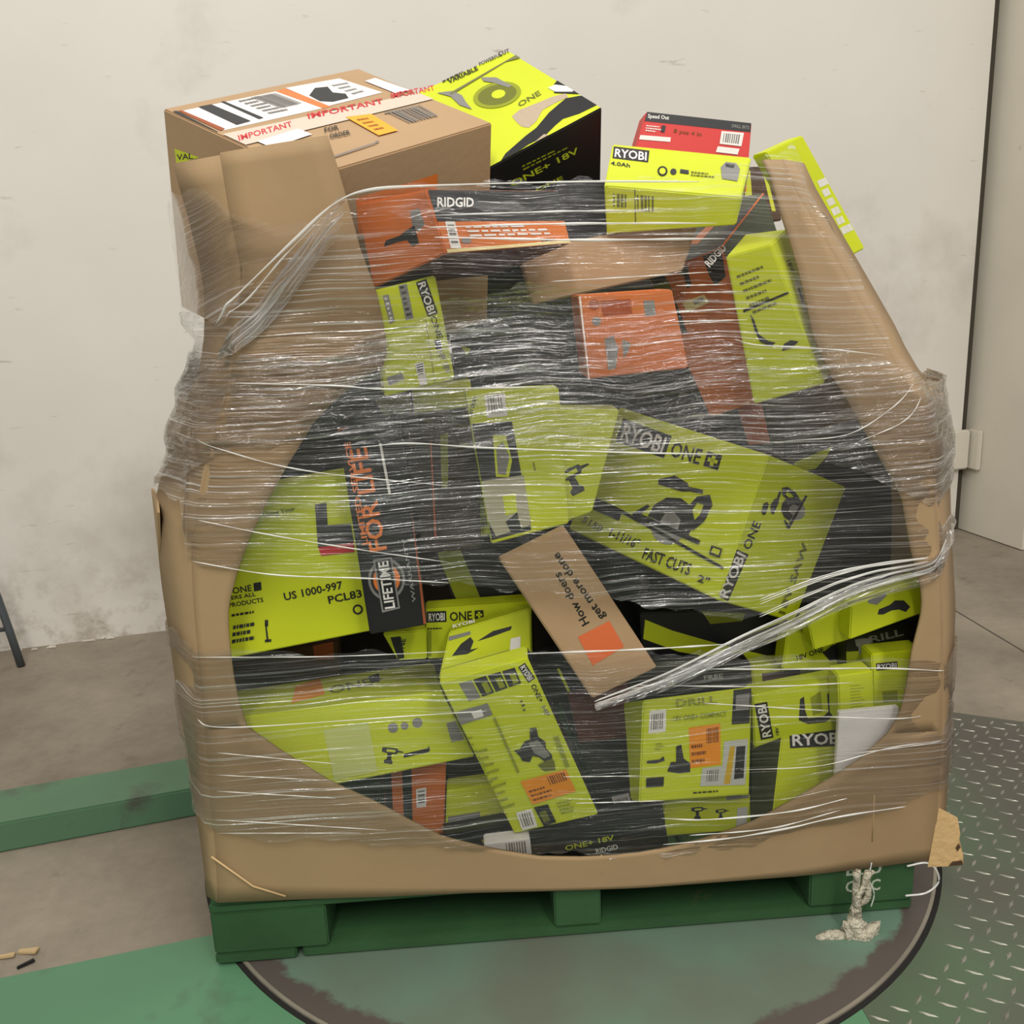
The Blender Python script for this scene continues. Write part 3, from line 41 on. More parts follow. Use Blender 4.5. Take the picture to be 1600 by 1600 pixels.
["drill_box","tall lime box with a drill picture and orange price sticker, leaning at the bottom centre","box",None,[0.5292,0.0518,0.3449],[0.67307,0.71911,-0.14505,0.09388],[-767,1650,220,714,1537,220,757,-1679,220,-704,-1507,220,-767,1650,-220,714,1537,-220,757,-1679,-220,-704,-1507,-220],["lime","lime","lime","lime","black","lime"],[["P","f","logo_badge","black",[529,1509,607,1192,477,1146,400,1464]],["T","f","RYOBI","white",[425,1449,67,-274,90,32]],["T","f","ONE+","ink",[498,1088,47,-345,82,19]],["T","f","HP","greyprint",[542,658,28,-196,82,20]],["P","f","printed_picture","greyprint",[-593,1472,-378,1474,-331,1129,-537,1113]],["P","f","printed_picture","dark",[-349,1474,-135,1475,-97,1147,-303,1131]],["P","f","printed_picture","dark",[-105,1475,108,1477,136,1165,-69,1149]],["P","f","printed_picture","dark",[137,1477,350,1479,368,1183,164,1167]],["P","f","printed_picture","limedark",[-248,1374,-152,1376,-129,1178,-223,1171]],["P","f","printed_picture","limedark",[-8,1380,88,1383,105,1194,12,1188]],["P","f","printed_picture","limedark",[231,1387,327,1389,339,1210,245,1204]],["P","f","printed_picture","greyprint",[-803,996,-257,996,-242,769,-798,745,-798,747]],["P","f","printed_picture","white",[-565,921,-388,927,-388,790,-552,792]],["P","f","printed_picture","dark",[-112,22,-14,17,113,142,200,140,263,347,366,327,348,156,431,29,406,-91,463,-236,441,-384,320,-345,246,-219,152,-164,76,-268,-38,-206,-50,-100]],["P","f","printed_picture","greyprint",[162,88,321,102,383,-58,435,-253,320,-268,197,-127]],["P","f","printed_picture","olivepr",[184,-354,250,-504,440,-539,468,-367,442,-307]],["P","f","price_sticker","stickerorange",[-184,-575,606,-578,652,-1038,-121,-1071]],["M","f","fine_print","brownink",[[-110,-790,-49,-789,-44,-829,-105,-830],[-36,-789,21,-788,25,-828,-31,-829],[33,-788,66,-787,71,-827,38,-828],[79,-787,123,-786,128,-826,84,-827],[136,-786,167,-785,172,-825,141,-826],[-98,-880,-41,-879,-36,-919,-93,-921],[-28,-879,-2,-878,3,-918,-23,-919],[10,-878,33,-877,38,-917,15,-918],[45,-877,105,-875,110,-915,50,-917],[118,-875,159,-874,164,-914,123,-915],[172,-874,228,-872,233,-912,176,-913],[241,-872,262,-871,266,-911,245,-911],[-87,-971,-33,-969,-27,-1010,-82,-1012],[-20,-969,12,-968,17,-1008,-15,-1010],[24,-967,89,-965,94,-1005,29,-1008],[102,-965,164,-963,169,-1003,107,-1005],[177,-962,199,-962,204,-1001,182,-1002],[212,-961,234,-960,239,-1000,217,-1001]]],["M","f","barcode","brownink",[[256,-615,272,-615,291,-790,275,-790],[295,-615,322,-615,341,-789,315,-789],[334,-615,360,-615,379,-788,354,-789],[374,-615,392,-615,410,-788,393,-788],[413,-615,435,-615,453,-787,432,-787],[453,-615,473,-615,492,-786,471,-787],[492,-615,516,-615,534,-786,510,-786],[531,-615,557,-615,575,-785,549,-785]]],["P","f","barcode_label","white",[-434,-1132,-154,-1141,-164,-1514,-436,-1509]],["M","f","barcode","grey_ink",[[-401,-1189,-384,-1190,-386,-1453,-403,-1453],[-358,-1190,-329,-1191,-333,-1454,-361,-1454],[-316,-1192,-288,-1192,-293,-1455,-320,-1455],[-274,-1193,-254,-1193,-260,-1456,-278,-1456],[-231,-1194,-208,-1195,-214,-1457,-237,-1456]]],["P","f","printed_panel","black",[-115,-1126,129,-1137,163,-1523,-60,-1547]],["P","f","printed_picture","olivepr",[-62,-1250,56,-1234,80,-1457,-38,-1473]],["M","f","fine_print","limedark",[[579,83,666,81,684,-538,617,-543],[-256,724,-213,722,-140,-394,-184,-393]]],["M","f","fine_print","limedark",[[-774,495,-767,495,-765,463,-771,463],[-763,495,-750,494,-747,462,-761,463],[-746,494,-733,494,-731,462,-743,462],[-729,494,-709,493,-706,461,-727,462],[-705,493,-694,493,-692,461,-703,461],[-690,493,-689,492,-687,461,-688,461],[-761,367,-755,367,-753,335,-758,335],[-751,367,-743,367,-741,335,-749,335],[-739,367,-728,366,-726,334,-737,335],[-724,366,-713,366,-711,334,-722,334],[-709,366,-703,366,-701,334,-707,334],[-749,239,-747,239,-745,207,-746,207],[-743,239,-731,238,-729,206,-741,207],[-727,238,-710,238,-708,206,-725,206],[-706,238,-698,238,-696,206,-704,206],[-737,110,-727,110,-725,77,-734,78],[-723,110,-711,109,-709,77,-721,77],[-708,109,-692,109,-690,77,-705,77],[-688,109,-678,109,-676,77,-686,77],[-724,-20,-705,-20,-703,-52,-721,-52,-723,-29],[-701,-20,-691,-20,-689,-52,-699,-52],[-687,-20,-674,-20,-671,-53,-685,-52],[-670,-20,-653,-20,-651,-53,-668,-53],[-649,-21,-645,-21,-643,-53,-647,-53],[-712,-150,-700,-150,-698,-182,-709,-182],[-696,-150,-690,-150,-688,-183,-694,-182],[-686,-150,-673,-150,-671,-183,-684,-183],[-670,-150,-663,-150,-661,-183,-668,-183],[-699,-281,-682,-281,-680,-313,-696,-313],[-678,-281,-668,-281,-666,-313,-676,-313],[-687,-412,-674,-412,-672,-445,-683,-445],[-670,-412,-661,-412,-659,-445,-668,-445],[-657,-412,-649,-412,-647,-445,-655,-445],[-645,-412,-635,-412,-633,-445,-643,-445],[-632,-412,-622,-412,-620,-445,-630,-445],[-671,-544,-662,-544,-660,-577,-669,-577],[-659,-544,-643,-544,-641,-577,-657,-577],[-640,-544,-624,-544,-622,-577,-638,-577],[-661,-677,-654,-676,-652,-710,-658,-710],[-650,-676,-644,-676,-641,-710,-648,-710],[-648,-810,-646,-810,-643,-843,-645,-843],[-642,-810,-636,-810,-634,-843,-640,-843],[-632,-944,-618,-943,-616,-977,-630,-977],[-614,-943,-599,-943,-597,-976,-612,-977],[-623,-1078,-613,-1078,-611,-1112,-619,-1112],[-609,-1078,-603,-1078,-600,-1111,-607,-1112],[-599,-1078,-583,-1077,-581,-1111,-597,-1111],[-580,-1077,-579,-1077,-577,-1111,-578,-1111],[-610,-1213,-604,-1213,-602,-1247,-606,-1247]]],["M","f","fine_print","limedark",[[265,-1154,289,-1154,293,-1185,269,-1185],[300,-1154,343,-1155,347,-1186,304,-1185],[354,-1155,375,-1156,379,-1187,358,-1186],[386,-1156,425,-1157,428,-1188,389,-1187],[435,-1157,468,-1158,471,-1189,439,-1188],[478,-1158,498,-1158,502,-1189,482,-1189],[509,-1158,526,-1159,530,-1190,513,-1190],[273,-1223,308,-1223,312,-1255,277,-1254],[319,-1224,340,-1224,343,-1255,323,-1255],[350,-1224,372,-1225,376,-1256,354,-1255],[383,-1225,417,-1226,421,-1257,386,-1256],[428,-1226,479,-1227,482,-1258,432,-1257],[489,-1227,494,-1227,497,-1258,493,-1258],[281,-1292,324,-1293,328,-1324,285,-1323],[335,-1293,390,-1294,394,-1325,338,-1324],[401,-1294,441,-1295,445,-1326,404,-1326],[452,-1295,486,-1296,489,-1327,456,-1327],[496,-1296,528,-1297,532,-1328,500,-1327],[289,-1362,341,-1363,345,-1394,293,-1393],[352,-1363,381,-1363,385,-1395,355,-1394],[392,-1364,416,-1364,419,-1395,396,-1395],[426,-1364,449,-1365,453,-1396,430,-1395],[460,-1365,490,-1365,494,-1397,463,-1396],[501,-1366,511,-1366,515,-1397,504,-1397]]],["M","f","fine_print","dark",[[258,891,264,892,263,855,257,854],[266,892,271,892,270,856,265,855],[273,893,280,893,279,857,272,856],[281,894,288,894,288,858,281,857],[290,895,293,895,293,858,289,858],[295,895,298,895,297,859,294,858],[255,810,260,810,259,774,254,773],[262,810,266,811,265,774,260,774],[268,811,278,812,277,775,267,774],[279,812,286,813,285,776,279,775],[287,813,296,814,296,777,287,776],[298,814,304,814,304,777,297,777],[306,815,312,815,312,778,306,778],[252,728,260,729,258,692,251,692],[262,729,271,730,270,693,260,692],[273,730,280,730,279,694,272,693],[281,731,290,731,289,694,281,694],[292,731,294,732,294,695,291,694]]],["M","f","fine_print","limedark",[[-717,212,-694,211,-691,169,-714,169],[-686,211,-670,211,-666,168,-683,169],[-662,211,-625,210,-622,168,-659,168],[-618,210,-605,210,-601,168,-614,168],[-597,210,-570,210,-567,167,-594,168],[-563,210,-525,209,-522,167,-559,167],[-706,69,-678,69,-675,26,-703,26],[-670,69,-640,69,-637,26,-667,26],[-633,69,-619,69,-616,26,-629,26],[-611,69,-588,69,-585,26,-608,26],[-580,69,-548,69,-545,26,-577,26],[-695,-75,-662,-74,-659,-118,-692,-118],[-655,-74,-638,-74,-634,-117,-651,-117],[-630,-74,-610,-74,-607,-117,-627,-117],[-603,-74,-587,-74,-584,-116,-600,-117],[-579,-73,-552,-73,-549,-116,-576,-116],[-545,-73,-506,-73,-503,-115,-541,-116],[-499,-73,-497,-73,-493,-115,-495,-115],[-684,-219,-661,-219,-658,-262,-681,-263],[-653,-219,-620,-218,-616,-261,-650,-262],[-612,-218,-596,-217,-593,-260,-609,-261],[-589,-217,-568,-216,-564,-259,-585,-260],[-560,-216,-528,-215,-525,-258,-557,-259],[-521,-215,-488,-214,-484,-257,-517,-258],[-480,-214,-456,-214,-452,-256,-477,-257],[-673,-365,-653,-364,-650,-407,-670,-408],[-646,-363,-627,-363,-624,-406,-642,-407],[-619,-362,-598,-362,-595,-405,-616,-406],[-591,-361,-555,-360,-552,-403,-587,-405],[-548,-360,-529,-359,-526,-402,-544,-403],[-522,-359,-511,-359,-508,-402,-518,-402],[-662,-511,-648,-510,-645,-554,-659,-554],[-640,-509,-617,-508,-614,-552,-637,-553],[-609,-508,-583,-507,-579,-550,-606,-552],[-575,-506,-562,-506,-558,-549,-572,-550],[-554,-505,-529,-504,-526,-547,-550,-549],[-521,-504,-483,-502,-480,-545,-518,-547],[-476,-501,-460,-500,-456,-544,-472,-544],[-452,-500,-422,-499,-419,-542,-449,-543],[-651,-657,-622,-656,-619,-700,-648,-702],[-614,-655,-576,-653,-573,-697,-611,-699],[-569,-652,-550,-651,-547,-695,-565,-696],[-543,-651,-530,-650,-526,-693,-539,-694],[-522,-649,-507,-648,-503,-692,-518,-693],[-499,-648,-485,-647,-482,-691,-496,-691],[-640,-805,-625,-804,-622,-848,-637,-849],[-617,-803,-590,-801,-587,-846,-614,-848],[-583,-801,-544,-798,-540,-842,-579,-845],[-536,-797,-511,-795,-508,-839,-533,-841],[-504,-795,-484,-793,-481,-837,-500,-839],[-629,-953,-613,-952,-610,-997,-626,-998],[-606,-951,-576,-949,-573,-993,-602,-996],[-569,-948,-551,-947,-548,-991,-565,-993],[-543,-946,-513,-943,-510,-988,-540,-990],[-506,-943,-466,-939,-462,-983,-502,-987],[-458,-938,-444,-937,-440,-981,-454,-982],[-436,-936,-409,-934,-406,-978,-432,-980]]]]],
["tool_picture_box","lime box with dark saw pictures, directly above the drill box","box",None,[0.4825,0.1118,0.5059],[0.7642,0.64078,-0.04584,0.0575],[-579,322,221,814,434,221,676,-311,221,-911,-445,221,-579,322,-221,814,434,-221,676,-311,-221,-911,-445,-221],["lime","lime","lime","lime","lime","lime"],[["P","f","printed_picture","dark",[-625,-38,-425,116,-240,184,-209,97,-299,-23,-158,-32,-371,-80]],["P","f","printed_picture","dark",[-158,81,145,171,476,162,437,106,64,83]],["P","f","printed_band","dark",[-842,-201,369,-212,566,-226,516,-324,-773,-321,-893,-352,-883,-278]],["P","f","barcode_label","white",[396,-39,562,-44,491,-294,310,-262]],["T","f","RYOBI","white",[-473,411,373,-10,1,54]],["P","f","printed_picture","greyprint",[-582,291,-213,278,-228,226,-594,223,-595,265]]]],
["logo_box","lime box with a logo line, behind the foot of the upright black box","box",None,[0.4713,0.1664,0.5108],[0.70711,0.7071,0.00176,-0.00154],[-898,453,221,911,486,221,905,-479,221,-917,-460,221,-898,453,-221,911,486,-221,905,-479,-221,-917,-460,-221],["lime","lime","lime","lime","lime","lime"],[["P","f","logo_badge","black",[-874,428,-544,416,-550,216,-881,228]],["T","f","RYOBI","white",[-851,257,273,-9,5,139]],["T","f","ONE","ink",[-492,229,382,-7,3,163]],["P","f","logo_badge","ink",[-62,384,91,382,90,219,-63,222]],["M","f","plus_sign","limeprint",[[-37,322,65,320,64,281,-37,283],[-4,356,33,355,32,248,-5,248]]],["M","f","fine_print","ink",[[-882,131,-844,130,-846,103,-884,105],[-833,129,-802,128,-804,102,-835,103],[-791,127,-751,125,-752,99,-793,101],[-740,125,-698,123,-700,97,-742,99],[-688,123,-668,122,-670,95,-690,96],[-657,121,-639,120,-641,94,-659,95]]],["P","f","printed_stripe","limedark",[-886,85,-820,80,-855,-389,-909,-385,-896,-55]],["M","f","fine_print","olivepr",[[-540,-1,-519,-3,-547,-414,-569,-413]]]]],
["sliver_box","sliver of a lime and black box under the upright black box","box",None,[0.3493,0.16,0.4978],[0.70617,0.70648,-0.03367,0.03295],[-394,288,300,342,240,300,270,-292,300,-218,-236,300,-394,288,-300,342,240,-300,270,-292,-300,-218,-236,-300],["lime","lime","lime","lime","lime","lime"],[["P","f","printed_stripe","black",[-290,180,-116,187,-89,-213,-200,-226]],["T","f","ONE","dark",[-106,-165,72,298,-84,23]]]],
["olive_black_box","black box with a lime left edge, left of the small kraft carton","box",None,[0.5005,0.2175,0.5847],[0.70103,0.70184,-0.09183,0.08692],[-780,801,267,616,657,267,930,-828,267,-766,-630,267,-780,801,-267,616,657,-267,930,-828,-267,-766,-630,-267],["black","black","black","black","black","black"],[["P","f","printed_panel","limedark",[-450,706,-254,-396,-649,-470,-825,528,-845,706]]]],
["black_box","black box in the gap beneath the tilted saw picture box","box",None,[0.815,0.4346,0.4553],[0.70871,0.7011,0.05125,-0.05967],[-2028,1417,271,1541,442,271,1500,-739,271,-1013,-1120,271,-2028,1417,-271,1541,442,-271,1500,-739,-271,-1013,-1120,-271],["black","black","black","black","black","black"],[["P","f","paper_label","greyprint",[-245,373,-65,384,20,-195,-149,-201]]]],
["striped_box","black box with a curved lime band below the saw picture box","box",None,[0.9124,0.2629,0.44],[0.70837,0.70539,0.01568,-0.01952],[-1453,436,272,1280,529,272,1543,-595,272,-1370,-370,272,-1453,436,-272,1280,529,-272,1543,-595,-272,-1370,-370,-272],["black","black","black","black","black","black"],[["P","f","printed_stripe","limeprint",[-1341,356,-835,119,137,-219,1185,-527,1188,-602,851,-565,24,-469,-707,-306,-1373,-20]],["P","f","printed_stripe","limedark",[-291,470,540,394,485,246,-116,211]]]],
["charcoal_flat_box","flat charcoal box lying on the lime box with the orange sticker","box",None,[0.852,0.1722,0.3865],[0.70701,0.7069,-0.01468,0.01461],[-994,284,220,989,286,220,1025,-288,220,-1021,-282,220,-994,284,-220,989,286,-220,1025,-288,-220,-1021,-282,-220],["black","black","black","black","black","black"],[["T","f","FREE","greyprint",[149,34,348,-2,-5,86]]]],
["sticker_box","square lime box with an orange sticker and small drill, lower right of centre","box",None,[0.8186,0.0666,0.3084],[0.74586,0.65695,0.0918,0.06059],[-976,1002,295,1032,1026,295,1008,-881,295,-1048,-747,295,-988,710,-518,1020,733,-518,1004,-988,-72,-1052,-854,-72],["lime","lime","lime","lime","lime","lime"],[["P","f","barcode_label","white",[-858,715,-558,712,-573,328,-885,335]],["M","f","barcode","grey_ink",[[-826,658,-810,658,-828,391,-844,392],[-788,657,-761,657,-778,390,-805,391],[-749,657,-724,657,-740,390,-766,390],[-711,656,-694,656,-709,389,-726,389],[-673,656,-652,656,-665,388,-687,388],[-635,655,-614,655,-627,387,-648,388]]],["P","f","printed_panel","dark",[686,898,1023,893,1021,796,991,277,649,297]],["P","f","printed_panel","greyprint",[734,803,990,807,978,527,722,535]],["P","f","price_sticker","stickerorange",[-152,341,432,346,442,-377,-133,-365]],["M","f","fine_print","brownink",[[-109,34,-64,34,-63,-25,-107,-24],[-55,34,-13,33,-12,-25,-54,-25],[-4,33,20,33,22,-25,-3,-25],[30,33,62,33,64,-26,31,-25],[72,33,95,33,96,-26,73,-26],[-106,-96,-63,-96,-62,-155,-104,-154],[-54,-96,-35,-97,-34,-155,-52,-155],[-26,-97,-9,-97,-8,-155,-24,-155],[0,-97,44,-97,45,-156,1,-156],[53,-97,84,-98,85,-157,55,-156],[93,-98,135,-98,136,-157,94,-157],[144,-98,160,-98,161,-157,145,-157],[-102,-226,-62,-226,-61,-285,-101,-284],[-53,-227,-30,-227,-28,-286,-52,-285],[-20,-227,27,-228,29,-287,-19,-286],[37,-228,83,-229,84,-288,38,-287],[92,-229,109,-229,110,-288,93,-288],[118,-229,135,-229,136,-288,119,-288]]],["M","f","barcode","brownink",[[169,287,181,287,186,23,174,23],[198,287,218,287,223,23,203,23],[227,288,247,288,251,23,232,23],[257,288,270,288,275,23,261,23],[286,288,302,288,307,23,291,23],[315,288,331,288,335,22,320,22],[345,288,363,288,367,22,349,22],[374,288,394,289,398,22,378,22]]],["P","f","printed_picture","dark",[-557,-362,-485,-204,-391,-217,-389,50,-295,71,-250,-181,-132,-275,-133,-432,-346,-425]],["P","f","barcode_label","paperprint",[504,22,954,9,906,-807,44,-706,93,-396,466,-403]],["M","f","barcode","grey_ink",[[177,-442,193,-442,179,-645,164,-644],[217,-444,245,-445,228,-650,202,-647],[257,-445,283,-447,265,-653,240,-651],[297,-447,315,-448,296,-656,278,-654],[337,-449,359,-450,337,-660,316,-658],[377,-451,399,-452,375,-663,355,-661]]],["P","f","printed_stripe","goldprint",[612,-82,710,-84,612,-742,490,-736]],["P","f","printed_picture","dark",[734,-99,905,-110,869,-676,685,-672]],["P","f","printed_panel","black",[-941,-419,-616,-443,-629,-608,-943,-585]],["P","f","printed_picture","dark",[-925,-122,-694,-131,-624,-85,-601,-166,-764,-188,-926,-166]],["M","f","fine_print","limedark",[[-762,156,-744,155,-748,134,-766,135],[-739,154,-725,153,-728,132,-743,133],[-720,153,-701,152,-705,131,-724,132],[-696,152,-677,150,-681,129,-700,131],[-672,150,-663,149,-666,128,-676,129],[-658,149,-649,149,-653,128,-662,128],[-770,109,-758,108,-761,87,-774,88],[-753,108,-740,107,-744,86,-756,87],[-736,107,-710,105,-713,84,-739,86],[-705,105,-688,104,-692,83,-709,84],[-683,103,-660,102,-664,81,-687,82],[-656,102,-639,101,-643,80,-659,81],[-634,100,-619,99,-622,78,-638,79],[-779,62,-759,61,-763,40,-782,41],[-754,61,-731,59,-734,38,-758,40],[-726,59,-708,58,-712,37,-730,38],[-704,57,-682,56,-686,35,-707,36],[-677,56,-671,55,-675,34,-681,35]]],["T","f","18V ONE+ COMPACT","limedark",[-432,498,985,-32,-8,89]],["T","f","DRILL","limedark",[-383,735,756,-24,-12,133]],["M","f","fine_print","ink",[[-88,-788,-15,-794,-15,-819,-88,-814],[5,-796,66,-800,66,-826,5,-821],[86,-802,165,-808,164,-834,86,-827],[185,-810,265,-816,265,-842,185,-835],[285,-818,324,-821,324,-846,285,-843],[344,-822,379,-825,379,-851,344,-848]]]]],
["bottom_lime_box","lime box at the bottom rim under the square lime box with the orange sticker","box",None,[0.8536,0.0922,0.1685],[0.70707,0.70696,-0.01131,0.01109],[-777,350,219,767,340,219,785,-370,219,-775,-320,219,-777,350,-219,767,340,-219,785,-370,-219,-775,-320,-219],["lime","lime","lime","lime","lime","lime"],[["P","f","printed_picture","dark",[-284,192,-161,197,-79,185,-66,161,2,146,2,131,-66,131,-87,103,-149,102,-143,18,-117,-15,-124,-53,-233,-41,-239,2,-205,25,-206,105,-285,124]],["P","f","printed_picture","limeprint",[-223,170,-107,166,-107,128,-223,133]],["P","f","printed_picture","dark",[148,108,250,112,319,103,330,82,387,70,387,57,330,57,312,34,261,33,266,-37,288,-65,282,-96,191,-86,186,-50,214,-32,213,36,147,51]],["P","f","printed_picture","limeprint",[199,90,296,86,295,55,198,59]],["P","f","barcode_label","greyprint",[747,340,742,285,343,276,344,340]],["P","f","barcode_label","paperprint",[536,105,719,111,695,-242,511,-248]]]],
["bottom_black_box","long black box with yellow lettering along the bottom rim","box",None,[0.6556,0.0521,0.1663],[0.7067,0.7066,-0.02601,0.02469],[-1167,231,221,1135,420,221,1187,-409,221,-1155,-241,221,-1167,231,-221,1135,420,-221,1187,-409,-221,-1155,-241,-221],["black","black","black","black","black","black"],[["T","f","ONE+ 18V","limetext",[-600,-96,851,11,-1,99]],["T","f","RIDGID","white",[-96,-281,383,9,-3,100]],["M","f","fine_print","dark",[[291,104,393,104,404,65,304,66],[417,104,523,104,531,65,427,65],[546,104,665,105,671,64,554,65],[689,105,790,105,794,64,694,64],[814,105,931,105,932,63,817,64],[319,19,394,18,405,-21,331,-20],[416,18,531,17,539,-23,427,-21],[553,16,643,15,650,-25,561,-23],[666,15,774,14,778,-27,672,-25],[347,-67,419,-68,430,-107,359,-105],[440,-69,495,-70,505,-110,451,-108],[517,-71,595,-72,602,-112,526,-110],[616,-73,697,-75,703,-115,623,-113],[718,-75,755,-76,759,-117,723,-116],[776,-76,806,-77,810,-118,780,-117],[374,-153,477,-156,487,-196,387,-191],[497,-157,589,-160,597,-200,507,-196],[609,-161,655,-163,662,-203,617,-201],[676,-163,770,-167,774,-208,682,-204],[790,-167,835,-169,838,-210,794,-208],[855,-170,859,-170,862,-211,858,-211]]]]],
["black_label_box","black box with a white barcode label at the foot of the drill box","box",None,[0.7143,0.1383,0.175],[0.69437,0.69461,-0.13417,0.1318],[-398,459,223,281,352,223,612,-567,223,-495,-244,223,-398,459,-223,281,352,-223,612,-567,-223,-495,-245,-223],["black","black","black","black","black","black"],[["P","f","barcode_label","white",[-187,212,129,194,143,-253,-142,-245]],["M","f","barcode","grey_ink",[[-143,142,-130,141,-102,-178,-114,-177],[-110,140,-86,139,-61,-179,-83,-178],[-76,139,-53,137,-31,-180,-51,-180],[-42,137,-27,136,-6,-181,-20,-181],[-8,135,11,134,29,-182,11,-182],[26,133,44,132,60,-183,43,-183],[60,131,80,130,94,-184,74,-184]]]]],
["maroon_box","dark maroon box in the gap right of the drill box","box",None,[0.6803,0.1521,0.3402],[0.70536,0.70552,-0.04842,0.04866],[-528,403,221,540,500,221,464,-489,221,-476,-414,221,-528,403,-221,540,500,-221,464,-489,-221,-476,-414,-221],["maroon","maroon","maroon","maroon","maroon","maroon"],[]],
["gap_black_box","black box with a lime foot, right of the drill box","box",None,[0.6992,0.1849,0.2182],[0.70514,0.70542,-0.05127,0.05034],[-515,679,221,493,613,221,348,-655,221,-326,-637,221,-515,679,-221,493,613,-221,348,-655,-221,-326,-637,-221],["charcoal","charcoal","charcoal","charcoal","charcoal","charcoal"],[["P","f","printed_stripe","limeprint",[-321,-306,398,-260,389,-364,-310,-440]],["P","f","printed_stripe","dark",[-115,-9,242,1,233,-234,-77,-239]]]],
["side_stripe_box","black box with a thin lime stripe behind the drill box","box",None,[0.6469,0.2332,0.3422],[0.69609,0.69653,-0.12392,0.12222],[-334,1006,264,300,862,264,355,-978,264,-320,-890,264,-334,1006,-264,300,862,-264,355,-978,-264,-320,-890,-264],["black","black","black","black","black","black"],[["M","f","fine_print","limeprint",[[-291,665,-243,669,180,-897,116,-903]]]]],
["claw_picture_box","lime box with a claw-shaped tool picture at the lower right","box",None,[1.0223,0.128,0.3372],[0.70543,0.70638,-0.04016,0.04218],[-763,484,223,820,503,223,776,-460,223,-833,-527,223,-763,484,-223,820,503,-223,776,-460,-223,-833,-527,-223],["lime","lime","lime","lime","lime","lime"],[["P","f","logo_badge","black",[-702,-394,-745,318,-517,316,-472,-396]],["T","f","RYOBI","white",[-510,-357,-40,635,-159,2]],["P","f","printed_picture","dark",[8,-149,68,251,141,286,139,13,171,-144,435,-173,546,-96,551,240,613,289,627,38,606,-209,483,-284,161,-256]],["P","f","printed_picture","limedark",[252,239,443,324,443,-75,266,-114]],["M","f","fine_print","ink",[[790,476,812,472,812,465,788,41]]],["T","f","18V","ink",[-371,-361,3,151,-57,7]]]],
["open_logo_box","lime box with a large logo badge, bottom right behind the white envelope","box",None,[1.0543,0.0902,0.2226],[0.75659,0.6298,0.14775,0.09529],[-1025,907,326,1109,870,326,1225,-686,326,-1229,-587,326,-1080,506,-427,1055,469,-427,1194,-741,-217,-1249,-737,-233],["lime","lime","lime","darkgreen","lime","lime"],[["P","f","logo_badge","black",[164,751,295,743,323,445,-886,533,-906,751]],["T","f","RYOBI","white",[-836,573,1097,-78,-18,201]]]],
["white_envelope","white paper envelope tucked in at the lower right rim of the opening","envelope",None,[1.1123,0.0125,0.322],[0.70806,0.70543,-0.0242,0.02102],[-534,643,50,470,612,50,687,-695,50,-623,-560,50,-534,643,-50,470,612,-50,687,-695,-50,-623,-560,-50],["paper","paper","paper","paper","paper","paper"],[]],
["plain_lime_box","small plain lime box above the white envelope","box",None,[1.1018,0.0722,0.384],[0.70687,0.70656,-0.02377,0.0233],[-310,464,222,297,475,222,308,-500,222,-295,-440,222,-310,464,-222,297,475,-222,308,-500,-222,-295,-440,-222],["lime","lime","lime","lime","lime","lime"],[["M","f","fine_print","limedark",[[-99,262,-70,261,-69,244,-98,246],[-62,260,-38,258,-38,242,-62,243],[-30,258,1,256,1,239,-30,241],[9,255,40,253,40,237,9,239],[48,253,63,252,63,235,48,236],[71,251,85,250,85,234,71,235],[-98,206,-77,205,-77,188,-98,189],[-70,204,-50,203,-50,187,-69,188],[-42,203,0,200,0,184,-42,186],[8,200,34,198,34,182,8,183],[42,198,79,196,79,179,42,181],[87,195,114,194,114,177,87,179],[122,193,147,192,146,175,122,177],[-97,150,-66,148,-66,131,-97,133],[-58,148,-21,146,-21,129,-58,131],[-13,145,15,144,15,127,-13,129],[23,144,57,142,57,125,23,127],[65,141,74,141,74,124,65,125],[-96,93,-62,92,-62,75,-96,76],[-54,91,-25,90,-25,73,-54,75],[-17,90,4,89,4,72,-17,73],[12,88,26,88,25,71,12,72],[33,87,64,86,64,69,33,71],[-96,37,-63,36,-63,19,-95,20],[-55,35,-18,34,-18,17,-55,18],[-10,34,22,32,22,16,-10,17],[30,32,69,30,68,14,30,15],[76,30,100,29,100,13,76,14],[-95,-20,-70,-21,-70,-38,-95,-37],[-62,-21,-24,-22,-24,-39,-62,-38],[-16,-22,21,-23,20,-40,-16,-39],[28,-24,43,-24,43,-41,28,-40],[51,-24,67,-25,67,-42,51,-41],[75,-25,94,-26,93,-42,75,-42],[101,-26,137,-27,136,-44,101,-43],[-94,-77,-65,-77,-64,-94,-94,-94],[-57,-77,-36,-78,-36,-95,-57,-94],[-29,-78,-2,-79,-2,-96,-29,-95],[5,-79,28,-80,28,-96,5,-96],[36,-80,58,-80,57,-97,35,-96],[65,-80,94,-81,93,-98,65,-97],[-93,-133,-57,-134,-56,-151,-93,-150],[-49,-134,-18,-135,-18,-152,-49,-151],[-11,-135,27,-135,27,-152,-11,-152],[34,-136,70,-136,69,-153,34,-152],[77,-136,112,-137,112,-154,77,-153]]]]],
["shaded_logo_box","shaded lime box with a small logo badge at the right rim","box",None,[1.1768,0.0823,0.4019],[0.70714,0.70647,-0.02112,0.02029],[-442,600,223,422,584,223,433,-617,223,-413,-567,223,-442,600,-223,422,584,-223,433,-617,-223,-413,-567,-223],["lime","lime","lime","lime","lime","lime"],[["P","f","logo_badge","black",[-381,415,-9,414,7,278,-366,279]],["T","f","RYOBI","white",[-349,300,334,-1,-10,94]],["P","f","printed_picture","limedark",[-264,-111,5,-117,9,-332,-238,-328]]]],
